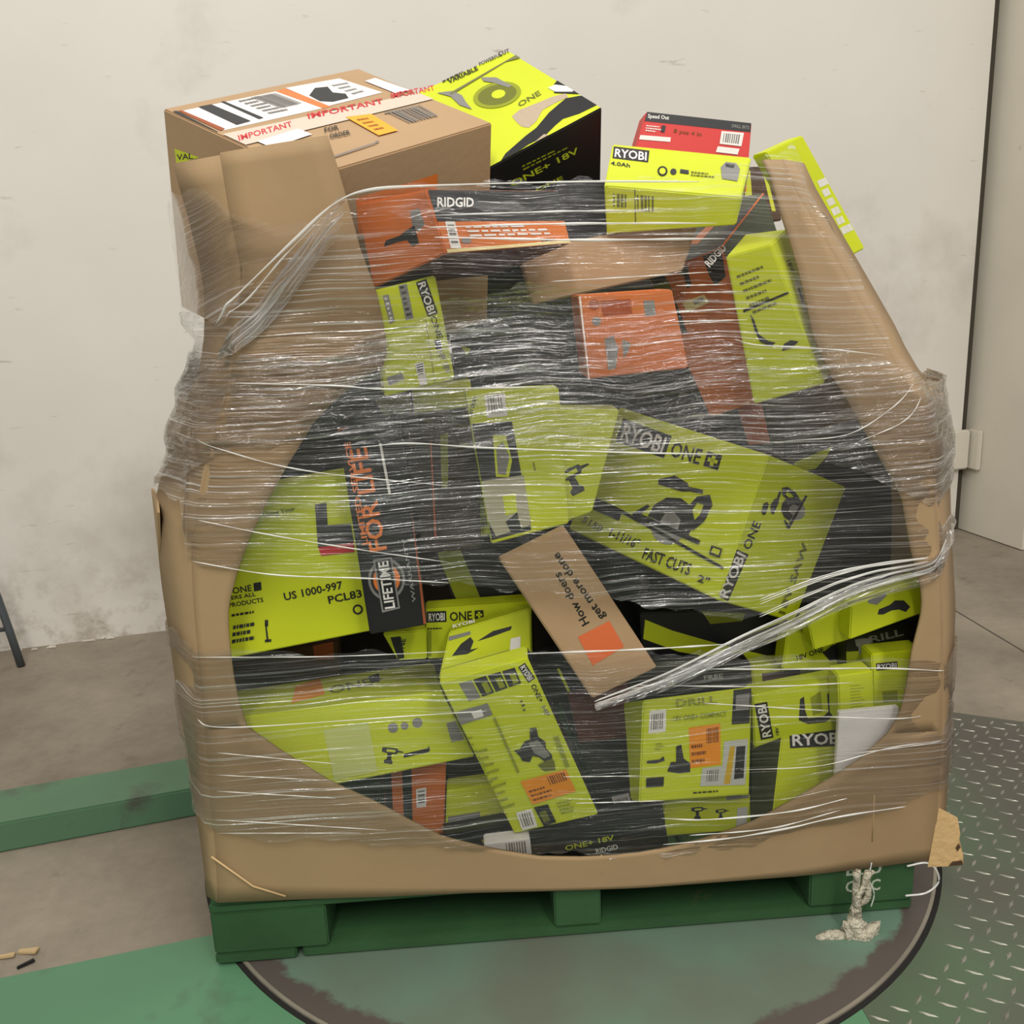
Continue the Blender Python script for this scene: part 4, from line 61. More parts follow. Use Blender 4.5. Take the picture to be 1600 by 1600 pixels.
["wrench_box","lime box with a dark wrench picture at the right rim of the opening","box",None,[1.1404,0.0622,0.5452],[0.70052,0.70216,-0.08862,0.09162],[-556,251,222,688,328,222,578,-255,222,-709,-324,222,-556,251,-222,688,328,-222,578,-255,-222,-709,-324,-222],["lime","lime","lime","lime","lime","lime"],[["P","f","printed_picture","dark",[-165,-22,-121,57,70,63,171,107,312,50,386,-99,292,-158,192,-70,65,-42,-74,-59]],["P","f","printed_band","greyprint",[42,281,73,242,-132,145,-264,234,-251,281]]]],
["pale_lime_box","small lime box under clear film, left of the wrench picture box","box",None,[1.0672,0.1069,0.4971],[0.70325,0.70373,-0.07101,0.07179],[-370,249,220,412,297,220,304,-260,220,-345,-287,220,-370,249,-220,412,297,-220,304,-260,-220,-345,-287,-220],["lime","lime","lime","lime","lime","lime"],[]],
["stacked_black_box","black and lime box below the wrench picture box","box",None,[1.1705,0.1274,0.4488],[0.70542,0.70636,-0.04112,0.04186],[-666,277,220,709,478,220,641,-453,220,-683,-302,220,-666,277,-220,709,478,-220,641,-453,-220,-683,-302,-220],["black","black","black","black","black","black"],[["T","f","DRILL","greyprint",[-450,187,847,-63,-1,135]],["P","f","printed_stripe","limedark",[-643,153,632,-208,570,-491,-702,-155,-666,49]],["P","f","printed_stripe","greyprint",[-403,297,-177,270,-236,-11,-437,32]],["T","f","18V LITHIUM","ink",[-149,-41,636,-142,8,72]]]],
["lower_print_box","lime box with bold black print, below the small lime box under clear film","box",None,[1.0721,0.1736,0.4299],[0.70632,0.70569,0.03926,-0.03961],[-611,387,222,578,297,222,629,-315,222,-596,-368,222,-611,387,-222,578,297,-222,629,-315,-222,-596,-368,-222],["lime","lime","lime","lime","lime","lime"],[["T","f","18V ONE","ink",[-325,-210,451,227,-50,87]],["P","f","printed_picture","dark",[97,-11,238,154,439,215,511,-85,259,-140]]]],
["cluttered_box","brown and lime box behind bright film folds, above the claw picture box","box",None,[1.0805,0.2112,0.3634],[0.70731,0.70678,-0.00982,0.00931],[-1147,339,224,1105,252,224,1144,-263,224,-1102,-327,224,-1147,339,-224,1105,252,-224,1144,-263,-224,-1102,-327,-224],["lime","lime","lime","lime","lime","lime"],[["P","f","printed_stripe","brown",[-963,132,-246,167,-237,-36,-931,-73]],["P","f","printed_stripe","dark",[-63,106,598,132,603,43,-47,29]]]]
]
GAY={'L': [[0.072, 0.06, 1.275], [0.085, 0.06, 1.201], [0.096, 0.06, 1.116], [0.095, 0.05, 1.066], [0.084, 0.06, 1.008], [0.065, 0.06, 0.967], [0.039, 0.07, 0.916], [0.013, 0.08, 0.874], [-0.022, 0.09, 0.79], [-0.034, 0.1, 0.683], [-0.035, 0.1, 0.63], [-0.034, 0.1, 0.57], [-0.028, 0.08, 0.441], [-0.02, 0.07, 0.384], [-0.014, 0.05, 0.281], [-0.006, 0.03, 0.211], [-0.001, 0.01, 0.119]], 'FL': [[0.154, -0.012, 1.278], [0.159, -0.012, 1.195], [0.167, -0.012, 1.125], [0.153, -0.012, 1.04], [0.126, -0.012, 0.95], [0.089, -0.012, 0.857], [0.062, -0.012, 0.774], [0.051, -0.012, 0.736], [0.044, -0.012, 0.657], [0.041, -0.012, 0.585], [0.036, -0.012, 0.48], [0.033, -0.012, 0.377], [0.027, -0.012, 0.286], [0.028, -0.012, 0.236], [0.02, -0.012, 0.126]], 'HL': [[0.298, -0.012, 1.296], [0.31, -0.012, 1.248], [0.319, -0.012, 1.206], [0.33, -0.012, 1.15], [0.35, -0.012, 1.083], [0.359, -0.012, 1.013], [0.355, -0.012, 0.986], [0.328, -0.012, 0.973], [0.285, -0.012, 0.945], [0.265, -0.012, 0.926], [0.245, -0.012, 0.908], [0.213, -0.012, 0.863], [0.186, -0.012, 0.824], [0.161, -0.012, 0.784], [0.135, -0.012, 0.739], [0.113, -0.012, 0.691], [0.093, -0.012, 0.636], [0.089, -0.012, 0.598], [0.088, -0.012, 0.56], [0.088, -0.012, 0.519], [0.091, -0.012, 0.481], [0.099, -0.012, 0.435]], 'HB': [[0.099, -0.012, 0.435], [0.148, -0.012, 0.39], [0.218, -0.012, 0.332], [0.291, -0.012, 0.288], [0.34, -0.012, 0.253], [0.395, -0.012, 0.217], [0.468, -0.012, 0.191], [0.546, -0.012, 0.17], [0.626, -0.012, 0.162], [0.707, -0.012, 0.162], [0.761, -0.012, 0.167], [0.836, -0.012, 0.181], [0.903, -0.012, 0.201], [0.939, -0.012, 0.218], [1.037, -0.012, 0.273], [1.084, -0.012, 0.304], [1.13, -0.012, 0.35]], 'HR': [[0.898, -0.012, 1.246], [0.905, -0.012, 1.235], [0.924, -0.012, 1.179], [0.951, -0.012, 1.103], [0.966, -0.012, 1.051], [0.978, -0.012, 1.001], [1.007, -0.012, 0.941], [1.022, -0.012, 0.923], [1.049, -0.012, 0.878], [1.09, -0.012, 0.81], [1.124, -0.012, 0.756], [1.147, -0.012, 0.66], [1.165, -0.012, 0.604], [1.171, -0.012, 0.568], [1.166, -0.012, 0.532], [1.159, -0.012, 0.495], [1.154, -0.012, 0.425], [1.147, -0.012, 0.382], [1.13, -0.012, 0.35]], 'FR': [[0.925, -0.012, 1.245], [0.943, -0.012, 1.205], [0.992, -0.012, 1.133], [1.037, -0.012, 1.061], [1.074, -0.012, 1.003], [1.096, -0.012, 0.967], [1.129, -0.012, 0.908], [1.153, -0.012, 0.854], [1.173, -0.012, 0.783], [1.188, -0.012, 0.67], [1.202, -0.012, 0.563], [1.212, -0.012, 0.452], [1.22, -0.012, 0.312], [1.222, -0.012, 0.227], [1.229, -0.012, 0.106]], 'R': [[0.969, 0.05, 1.265], [0.989, 0.06, 1.228], [1.013, 0.07, 1.196], [1.064, 0.08, 1.125], [1.112, 0.08, 1.051], [1.144, 0.08, 1.001], [1.175, 0.09, 0.952], [1.234, 0.1, 0.88], [1.247, 0.1, 0.822], [1.259, 0.1, 0.776], [1.272, 0.1, 0.649], [1.278, 0.08, 0.528], [1.275, 0.07, 0.464], [1.272, 0.06, 0.379], [1.266, 0.04, 0.281], [1.256, 0.02, 0.205], [1.25, 0.005, 0.094]], 'bot': [[0.02, -0.012, 0.126], [0.289, -0.012, 0.113], [0.434, -0.012, 0.11], [0.717, -0.012, 0.096], [0.999, -0.012, 0.092], [1.121, -0.012, 0.098], [1.229, -0.012, 0.106]]}
FILM={'at': [[0.062, -0.03, 1.062], [0.094, -0.03, 1.056], [0.121, -0.03, 1.064], [0.187, -0.03, 1.113], [0.261, -0.03, 1.163], [0.321, -0.03, 1.203], [0.37, -0.03, 1.221], [0.456, -0.03, 1.224], [0.632, -0.03, 1.224], [0.809, -0.03, 1.221], [0.89, -0.03, 1.25], [0.954, -0.03, 1.265], [1.036, -0.03, 1.124], [1.116, -0.03, 0.972], [1.198, -0.03, 0.912]], 'ab': [[-0.0, -0.03, 0.802], [0.019, -0.03, 0.724], [0.043, -0.03, 0.708], [0.115, -0.03, 0.686], [0.189, -0.03, 0.676], [0.311, -0.03, 0.665], [0.425, -0.03, 0.653], [0.521, -0.03, 0.638], [0.618, -0.03, 0.622], [0.716, -0.03, 0.605], [0.816, -0.03, 0.581], [0.918, -0.03, 0.569], [1.018, -0.03, 0.597], [1.119, -0.03, 0.622], [1.189, -0.03, 0.644], [1.218, -0.03, 0.663]], 'mt': [[0.055, -0.03, 1.01], [0.114, -0.03, 1.007], [0.264, -0.03, 1.001], [0.448, -0.03, 1.072], [0.583, -0.03, 1.093], [0.719, -0.03, 1.061], [0.812, -0.03, 1.012], [0.906, -0.03, 0.972], [1.001, -0.03, 0.981], [1.098, -0.03, 0.963], [1.197, -0.03, 0.921]], 'mb': [[0.004, -0.03, 0.83], [0.118, -0.03, 0.88], [0.254, -0.03, 0.883], [0.437, -0.03, 0.869], [0.623, -0.03, 0.85], [0.814, -0.03, 0.833], [0.91, -0.03, 0.828], [1.008, -0.03, 0.815], [1.109, -0.03, 0.77], [1.213, -0.03, 0.725]], 'bt': [[0.001, -0.03, 0.58], [0.092, -0.03, 0.566], [0.225, -0.03, 0.554], [0.322, -0.03, 0.551], [0.419, -0.03, 0.544], [0.547, -0.03, 0.54], [0.716, -0.03, 0.524], [0.817, -0.03, 0.515], [0.971, -0.03, 0.499], [1.127, -0.03, 0.485], [1.233, -0.03, 0.475]], 'bb': [[-0.0, -0.03, 0.271], [0.097, -0.03, 0.243], [0.257, -0.03, 0.225], [0.4, -0.03, 0.203], [0.608, -0.03, 0.168], [0.757, -0.03, 0.155], [0.886, -0.03, 0.156], [1.036, -0.03, 0.186], [1.165, -0.03, 0.221], [1.24, -0.03, 0.241]], 'vt': [[0.084, -0.03, 1.237], [0.113, -0.03, 1.218], [0.15, -0.03, 1.202], [0.212, -0.03, 1.188], [0.28, -0.03, 1.179], [0.32, -0.03, 1.196]], 'vb': [[0.061, -0.03, 1.058], [0.093, -0.03, 1.052], [0.12, -0.03, 1.06], [0.187, -0.03, 1.109], [0.261, -0.03, 1.16], [0.32, -0.03, 1.188]]}
CORDS=[[[[0.094, -0.03, 1.054], [0.121, -0.03, 1.067], [0.187, -0.03, 1.112], [0.261, -0.03, 1.162], [0.321, -0.03, 1.203], [0.37, -0.03, 1.219], [0.456, -0.03, 1.221], [0.631, -0.03, 1.221], [0.792, -0.03, 1.217]], 0.0022], [[[0.106, -0.03, 1.008], [0.181, -0.03, 1.057], [0.248, -0.03, 1.115], [0.305, -0.03, 1.168], [0.333, -0.03, 1.192]], 0.0016], [[[0.12, -0.03, 1.06], [0.167, -0.03, 1.084], [0.233, -0.03, 1.137], [0.298, -0.03, 1.185]], 0.0014], [[[0.445, -0.03, 1.169], [0.612, -0.03, 1.168], [0.819, -0.03, 1.162]], 0.0018], [[[0.453, -0.03, 1.156], [0.63, -0.03, 1.146], [0.829, -0.03, 1.141]], 0.0022], [[[0.445, -0.03, 1.184], [0.613, -0.03, 1.184], [0.72, -0.03, 1.182]], 0.0014], [[[0.811, -0.03, 1.097], [0.719, -0.03, 1.095], [0.592, -0.03, 1.093]], 0.001], [[[0.765, -0.03, 1.08], [0.839, -0.03, 1.079]], 0.0012], [[[0.774, -0.03, 1.07], [0.857, -0.03, 1.068]], 0.0012], [[[0.756, -0.03, 1.044], [0.886, -0.03, 1.044]], 0.0012], [[[0.765, -0.03, 1.03], [0.877, -0.03, 1.028]], 0.0012], [[[0.308, -0.03, 0.871], [0.382, -0.03, 0.873], [0.492, -0.03, 0.861], [0.718, -0.03, 0.842], [0.92, -0.03, 0.828]], 0.0016], [[[0.065, -0.03, 0.892], [0.214, -0.03, 0.843], [0.433, -0.03, 0.807]], 0.0012], [[[0.137, -0.03, 0.971], [0.279, -0.03, 0.961], [0.35, -0.03, 0.953], [0.496, -0.03, 0.948], [0.597, -0.03, 0.945]], 0.0016], [[[0.06, -0.03, 0.775], [0.168, -0.03, 0.746], [0.296, -0.03, 0.717], [0.427, -0.03, 0.69]], 0.0012], [[[0.044, -0.03, 0.713], [0.161, -0.03, 0.686], [0.302, -0.03, 0.672], [0.425, -0.03, 0.658]], 0.0014], [[[0.537, -0.03, 0.538], [0.716, -0.03, 0.533], [0.857, -0.03, 0.532]], 0.002], [[[0.777, -0.03, 0.495], [0.941, -0.03, 0.482], [1.107, -0.03, 0.472], [1.223, -0.03, 0.459]], 0.0018], [[[0.716, -0.03, 0.471], [0.921, -0.03, 0.454], [1.066, -0.03, 0.45]], 0.0016], [[[0.891, -0.03, 0.403], [1.027, -0.03, 0.393], [1.133, -0.03, 0.382], [1.23, -0.03, 0.378]], 0.0012], [[[0.818, -0.03, 0.433], [1.027, -0.03, 0.404]], 0.0012], [[[0.419, -0.03, 0.547], [0.225, -0.03, 0.551], [0.016, -0.03, 0.563]], 0.001], [[[0.013, -0.03, 0.458], [0.079, -0.03, 0.443], [0.354, -0.03, 0.444], [0.473, -0.03, 0.444]], 0.0012], [[[0.045, -0.03, 0.402], [0.229, -0.03, 0.37]], 0.001], [[[0.037, -0.03, 0.336], [0.224, -0.03, 0.31]], 0.001], [[[0.031, -0.03, 0.286], [0.3, -0.03, 0.247]], 0.001], [[[0.04, -0.03, 0.364], [0.207, -0.03, 0.343]], 0.0008], [[[0.029, -0.03, 0.262], [0.259, -0.03, 0.245]], 0.0008], [[[0.61, -0.03, 0.272], [0.756, -0.03, 0.265]], 0.0012], [[[0.751, -0.03, 0.233], [0.831, -0.03, 0.224], [0.97, -0.03, 0.227], [1.066, -0.03, 0.243]], 0.0018], [[[0.757, -0.03, 0.18], [0.885, -0.03, 0.184], [1.035, -0.03, 0.21], [1.165, -0.03, 0.221]], 0.002], [[[0.799, -0.03, 0.196], [0.928, -0.03, 0.197], [1.056, -0.03, 0.222]], 0.0014], [[[0.591, -0.03, 0.321], [0.715, -0.03, 0.313]], 0.001], [[[0.882, -0.03, 0.31], [1.02, -0.03, 0.307], [1.137, -0.03, 0.33], [1.228, -0.03, 0.335]], 0.001], [[[1.073, -0.03, 0.324], [1.222, -0.03, 0.333]], 0.001], [[[1.088, -0.03, 0.968], [0.991, -0.03, 0.982], [0.896, -0.03, 0.991], [0.859, -0.03, 1.001]], 0.0012], [[[1.139, -0.03, 0.924], [1.102, -0.03, 0.888], [1.036, -0.03, 0.853], [0.939, -0.03, 0.848]], 0.001], [[[1.155, -0.03, 0.904], [1.123, -0.03, 0.868], [1.056, -0.03, 0.842]], 0.001], [[[0.644, -0.03, 0.441], [0.756, -0.03, 0.474], [0.878, -0.03, 0.526], [0.959, -0.03, 0.557], [1.049, -0.03, 0.599], [1.119, -0.03, 0.618], [1.189, -0.03, 0.634], [1.214, -0.03, 0.667]], 0.0015579544029403025], [[[0.644, -0.03, 0.449], [0.756, -0.03, 0.488], [0.878, -0.03, 0.542], [0.958, -0.03, 0.575], [1.048, -0.03, 0.612], [1.118, -0.03, 0.631], [1.189, -0.03, 0.644], [1.213, -0.03, 0.68]], 0.0016474337369372328], [[[0.644, -0.03, 0.44], [0.756, -0.03, 0.472], [0.878, -0.03, 0.523], [0.959, -0.03, 0.555], [1.049, -0.03, 0.597], [1.119, -0.03, 0.616], [1.19, -0.03, 0.632], [1.215, -0.03, 0.665]], 0.0017478274870593494], [[[0.644, -0.03, 0.448], [0.756, -0.03, 0.486], [0.878, -0.03, 0.54], [0.958, -0.03, 0.572], [1.048, -0.03, 0.61], [1.118, -0.03, 0.629], [1.189, -0.03, 0.643], [1.214, -0.03, 0.678]], 0.0013442292252959518], [[[0.644, -0.03, 0.448], [0.756, -0.03, 0.486], [0.878, -0.03, 0.54], [0.958, -0.03, 0.572], [1.048, -0.03, 0.611], [1.118, -0.03, 0.629], [1.189, -0.03, 0.643], [1.214, -0.03, 0.678]], 0.0009031660342307159], [[[0.644, -0.03, 0.444], [0.756, -0.03, 0.478], [0.878, -0.03, 0.531], [0.958, -0.03, 0.563], [1.048, -0.03, 0.603], [1.119, -0.03, 0.622], [1.189, -0.03, 0.637], [1.214, -0.03, 0.671]], 0.0015417869892607294], [[[0.644, -0.03, 0.442], [0.756, -0.03, 0.475], [0.878, -0.03, 0.527], [0.958, -0.03, 0.559], [1.048, -0.03, 0.6], [1.119, -0.03, 0.619], [1.189, -0.03, 0.634], [1.214, -0.03, 0.668]], 0.0016219540423197268], [[[0.907, -0.03, 0.601], [0.996, -0.03, 0.63], [1.077, -0.03, 0.646], [1.178, -0.03, 0.653]], 0.0014], [[[0.907, -0.03, 0.597], [0.997, -0.03, 0.627], [1.077, -0.03, 0.644], [1.178, -0.03, 0.652]], 0.0014], [[[0.907, -0.03, 0.593], [0.997, -0.03, 0.624], [1.077, -0.03, 0.642], [1.178, -0.03, 0.651]], 0.0014], [[[0.907, -0.03, 0.576], [0.997, -0.03, 0.61], [1.077, -0.03, 0.633], [1.178, -0.03, 0.646]], 0.0014], [[[0.907, -0.03, 0.572], [0.997, -0.03, 0.607], [1.077, -0.03, 0.631], [1.178, -0.03, 0.644]], 0.0014]]
EXT={'tail': [[1.088, -0.05, 0.12], [1.083, -0.05, 0.074], [1.076, -0.05, 0.044], [1.089, -0.05, 0.017], [1.095, -0.05, -0.008], [1.077, -0.05, -0.023], [1.048, -0.05, -0.01], [1.02, -0.05, -0.008], [1.007, -0.05, -0.022], [1.014, -0.05, -0.035]]}

# ---------------------------------------------------------------- camera
cd=bpy.data.cameras.new('camera');cam=bpy.data.objects.new('camera',cd);COL.objects.link(cam)
cd.sensor_width=36;cd.sensor_fit='HORIZONTAL';cd.lens=CAMD['F']/1600*36;cd.clip_start=.05
_r,_u,_f=(Vector(CAMD[k]) for k in 'ruf')
_m=Matrix((_r,_u,-_f)).transposed().to_4x4();_m.translation=Vector(CAMD['C']);cam.matrix_world=_m
SC.camera=cam
SC.view_settings.view_transform='Standard';SC.view_settings.look='None';SC.view_settings.gamma=1
SC.view_settings.exposure=-0.09;SC.view_settings.use_curve_mapping=False
SC.cycles.transparent_max_bounces=24
# ---------------------------------------------------------------- light: hall ambience and rows of ceiling lamps, plus added frontal fill lamps
w=bpy.data.worlds.new('hall_light');SC.world=w;w.use_nodes=True
w.node_tree.nodes['Background'].inputs[0].default_value=(1.0,.98,.95,1)
w.node_tree.nodes['Background'].inputs[1].default_value=.58
def area(name,loc,rot,sx,sy,e,col=(1,.965,.92)):
    l=bpy.data.lights.new(name,'AREA');l.shape='RECTANGLE';l.size=sx;l.size_y=sy;l.energy=e;l.color=col
    o=bpy.data.objects.new(name,l);COL.objects.link(o);o.location=loc;o.rotation_euler=rot;return o
area('ceiling_or_fill_lamp',(-.9,-.3,4.6),(0,0,0),.3,2.4,30)
area('ceiling_or_fill_lamp',(1.2,-.6,4.6),(0,0,0),.3,2.4,30)
area('ceiling_or_fill_lamp',(3.3,.3,4.6),(0,0,0),.3,2.4,27)
area('ceiling_or_fill_lamp',(-.2,-3.4,4.2),(math.radians(30),0,0),.35,2.6,110)  # fill lamp added to brighten the faces turned towards the camera
area('ceiling_or_fill_lamp',(1.9,-3.4,4.2),(math.radians(30),0,0),.35,2.6,110)  # second added fill lamp for the front of the heap
# ---------------------------------------------------------------- helpers
def lin(c):
    c=[x/255 for x in c];return tuple((x/12.92 if x<=.04045 else ((x+.055)/1.055)**2.4) for x in c)+(1,)
MATS={}
def mat(name,rgb,rough=.6,metal=0,var=.0,vscale=8,bump=0,bscale=60,spec=.4,dirt=None,dscale=3,dlo=.55,dhi=.75,detail=5,coat=0):
    if name in MATS: return MATS[name]
    m=bpy.data.materials.new(name);m.use_nodes=True;nt=m.node_tree;b=nt.nodes['Principled BSDF']
    b.inputs['Roughness'].default_value=rough;b.inputs['Metallic'].default_value=metal;b.inputs['Specular IOR Level'].default_value=spec
    b.inputs['Base Color'].default_value=lin(rgb)
    tc=nt.nodes.new('ShaderNodeTexCoord');src=None
    if var or dirt:
        n=nt.nodes.new('ShaderNodeTexNoise');n.inputs['Scale'].default_value=vscale;n.inputs['Detail'].default_value=detail
        nt.links.new(tc.outputs['Object'],n.inputs['Vector'])
        mr=nt.nodes.new('ShaderNodeMapRange');mr.inputs[1].default_value=.3;mr.inputs[2].default_value=.7;mr.inputs[3].default_value=1-var;mr.inputs[4].default_value=1+var
        nt.links.new(n.outputs['Fac'],mr.inputs[0])
        mx=nt.nodes.new('ShaderNodeMix');mx.data_type='RGBA';mx.blend_type='MULTIPLY';mx.inputs[0].default_value=1
        mx.inputs[6].default_value=lin(rgb);nt.links.new(mr.outputs[0],mx.inputs[7]);src=mx.outputs[2]
        if dirt:
            n2=nt.nodes.new('ShaderNodeTexNoise');n2.inputs['Scale'].default_value=dscale;n2.inputs['Detail'].default_value=8;n2.inputs['Roughness'].default_value=.62
            nt.links.new(tc.outputs['Object'],n2.inputs['Vector'])
            m2=nt.nodes.new('ShaderNodeMapRange');m2.inputs[1].default_value=dlo;m2.inputs[2].default_value=dhi;m2.clamp=True
            nt.links.new(n2.outputs['Fac'],m2.inputs[0])
            mx2=nt.nodes.new('ShaderNodeMix');mx2.data_type='RGBA';nt.links.new(m2.outputs[0],mx2.inputs[0])
            nt.links.new(src,mx2.inputs[6]);mx2.inputs[7].default_value=lin(dirt);src=mx2.outputs[2]
        nt.links.new(src,b.inputs['Base Color'])
    if bump:
        n3=nt.nodes.new('ShaderNodeTexNoise');n3.inputs['Scale'].default_value=bscale;n3.inputs['Detail'].default_value=4
        nt.links.new(tc.outputs['Object'],n3.inputs['Vector'])
        bp=nt.nodes.new('ShaderNodeBump');bp.inputs['Strength'].default_value=bump;bp.inputs['Distance'].default_value=.01
        nt.links.new(n3.outputs['Fac'],bp.inputs['Height']);nt.links.new(bp.outputs[0],b.inputs['Normal'])
    MATS[name]=m;return m
def obj(name,verts,faces,m,parent=None,smooth=False):
    me=bpy.data.meshes.new(name);me.from_pydata([tuple(v) for v in verts],[],faces)
    for x in (m if isinstance(m,(list,tuple)) else [m]): me.materials.append(x)
    if smooth:
        for p in me.polygons: p.use_smooth=True
    o=bpy.data.objects.new(name,me);COL.objects.link(o)
    if parent: o.parent=parent
    return o
def bobj(name,bm,m,parent=None,smooth=False):
    me=bpy.data.meshes.new(name);bm.to_mesh(me);bm.free()
    for x in (m if isinstance(m,(list,tuple)) else [m]): me.materials.append(x)
    if smooth:
        for p in me.polygons: p.use_smooth=True
    o=bpy.data.objects.new(name,me);COL.objects.link(o)
    if parent: o.parent=parent
    return o
def empty(name,loc=(0,0,0),rz=0):
    o=bpy.data.objects.new(name,None);o.empty_display_size=.1;COL.objects.link(o);o.location=loc;o.rotation_euler=(0,0,rz);return o
def tag(o,label,cat,group=None):
    o['label']=label;o['category']=cat
    if group: o['group']=group
    return o
def struct(o,label=None):
    o['kind']='structure'
    if label: o['label']=label
    return o
def bbox(bm,x0,x1,y0,y1,z0,z1,bev=.0):
    v=[bm.verts.new(p) for p in ((x0,y0,z0),(x1,y0,z0),(x1,y1,z0),(x0,y1,z0),(x0,y0,z1),(x1,y0,z1),(x1,y1,z1),(x0,y1,z1))]
    fs=[bm.faces.new([v[i] for i in f]) for f in ((3,2,1,0),(4,5,6,7),(0,1,5,4),(1,2,6,5),(2,3,7,6),(3,0,4,7))]
    if bev: bmesh.ops.bevel(bm,geom=list({e for f in fs for e in f.edges}),offset=bev,segments=2,affect='EDGES')
    return v
def boxo(name,x0,x1,y0,y1,z0,z1,m,parent=None,bev=.003):
    bm=bmesh.new();bbox(bm,x0,x1,y0,y1,z0,z1,bev);return bobj(name,bm,m,parent)
def tubemesh(pts,r,n=6,closed=False):
    V=[];F=[];pts=[Vector(p) for p in pts];N=len(pts)
    for i,p in enumerate(pts):
        t=(pts[min(i+1,N-1)]-pts[max(i-1,0)]);t=t.normalized() if t.length>1e-9 else Vector((1,0,0))
        a=t.cross(Vector((0,0,1)));a=a.normalized() if a.length>1e-3 else Vector((1,0,0));b=t.cross(a)
        rr=r(i/(N-1)) if callable(r) else r
        for k in range(n):
            th=2*math.pi*k/n;V.append(p+a*math.cos(th)*rr+b*math.sin(th)*rr)
    for i in range(N-1):
        for k in range(n):
            F.append((i*n+k,i*n+(k+1)%n,(i+1)*n+(k+1)%n,(i+1)*n+k))
    F.append(tuple(range(n))[::-1]);F.append(tuple((N-1)*n+k for k in range(n)))
    return V,F
def spline(pts,n=8):
    P=[np.array(p,float) for p in pts];P=[2*P[0]-P[1]]+P+[2*P[-1]-P[-2]];o=[]
    for i in range(1,len(P)-2):
        for k in range(n):
            t=k/n;a,b,c,d=P[i-1:i+3]
            o.append(.5*((2*b)+(c-a)*t+(2*a-5*b+4*c-d)*t*t+(3*b-a-3*c+d)*t**3))
    o.append(P[-2]);return o
# ---------------------------------------------------------------- palette
K=dict(bump=.12,bscale=40)
lime=mat('lime_print',(196,206,30),.5,var=.05,vscale=6,bump=.04,bscale=30)
PAL={'lime':lime,
 'black':mat('black_print',(26,26,27),.42,var=.15,vscale=6),
 'charcoal':mat('charcoal_print',(52,53,50),.5,var=.15,vscale=5),
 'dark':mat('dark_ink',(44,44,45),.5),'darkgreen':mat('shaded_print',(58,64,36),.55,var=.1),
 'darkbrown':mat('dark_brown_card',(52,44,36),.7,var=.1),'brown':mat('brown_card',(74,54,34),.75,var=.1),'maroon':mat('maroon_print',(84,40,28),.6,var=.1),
 'orange':mat('orange_print',(208,112,48),.5,var=.05),'orangeprint':mat('orange_ink',(220,118,46),.5),'orangeprint2':mat('orange_ink_on_card',(212,106,60),.6),
 'brownorange':mat('brown_orange_ink',(150,78,44),.6),'kraft':mat('kraft_card',(171,141,106),.8,var=.05,vscale=5,bump=.05,bscale=80),
 'redcard':mat('red_print',(204,56,52),.5),'redprint':mat('red_ink',(190,44,48),.5),
 'white':mat('white_ink',(226,222,216),.5),'paper':mat('white_paper',(222,217,214),.6,bump=.08,bscale=25),'paperprint':mat('grey_white_paper',(190,190,182),.6),
 'ink':mat('black_ink',(30,30,24),.55),'grey_ink':mat('grey_ink',(120,116,112),.6),'greyprint':mat('grey_picture_ink',(128,126,122),.55),'greyink2':mat('olive_grey_ink',(112,112,70),.6),
 'metalprint':mat('metal_picture_ink',(140,140,132),.5),'limeprint':mat('lime_ink',(196,206,30),.5),'limedark':mat('dark_lime_ink',(140,148,24),.55),'olivepr':mat('olive_ink',(104,108,28),.55),
 'limetext':mat('lime_lettering',(178,190,40),.5),'torn':mat('torn_card',(178,160,138),.9,bump=.4,bscale=90),'tapewhite':mat('white_tape',(206,190,172),.3),
 'stickerorange':mat('orange_sticker',(236,144,22),.45),'stickerorange2':mat('orange_stripe_ink',(226,120,62),.5),'stickeryellow':mat('amber_sticker',(244,164,38),.45),
 'brownink':mat('brown_ink',(128,66,20),.6),'browninklight':mat('rust_ink',(164,70,22),.6),'paleyellow':mat('pale_yellow_ink',(226,208,150),.5),
 'gold':mat('gold_ink',(168,150,26),.5),'goldprint':mat('gold_label_ink',(204,166,42),.5),'paleprint':mat('pale_picture_ink',(168,164,136),.55),'paleprint2':mat('pale_lime_label',(196,204,116),.4)}
# ---------------------------------------------------------------- text meshes
_txt={}
def text_mesh(s):
    if s not in _txt:
        c=bpy.data.curves.new('t','FONT');c.body=s;c.size=1;c.offset=.02;c.resolution_u=2
        o=bpy.data.objects.new('t',c);COL.objects.link(o)
        me=bpy.data.meshes.new_from_object(o);bpy.data.objects.remove(o);bpy.data.curves.remove(c)
        V=np.array([v.co[:2] for v in me.vertices]);F=[tuple(p.vertices) for p in me.polygons];bpy.data.meshes.remove(me)
        V[:,0]-=V[:,0].min();V[:,0]/=V[:,0].max()
        V[:,1]/=.72 if s!='-' else 1
        _txt[s]=(V,F)
    return _txt[s]
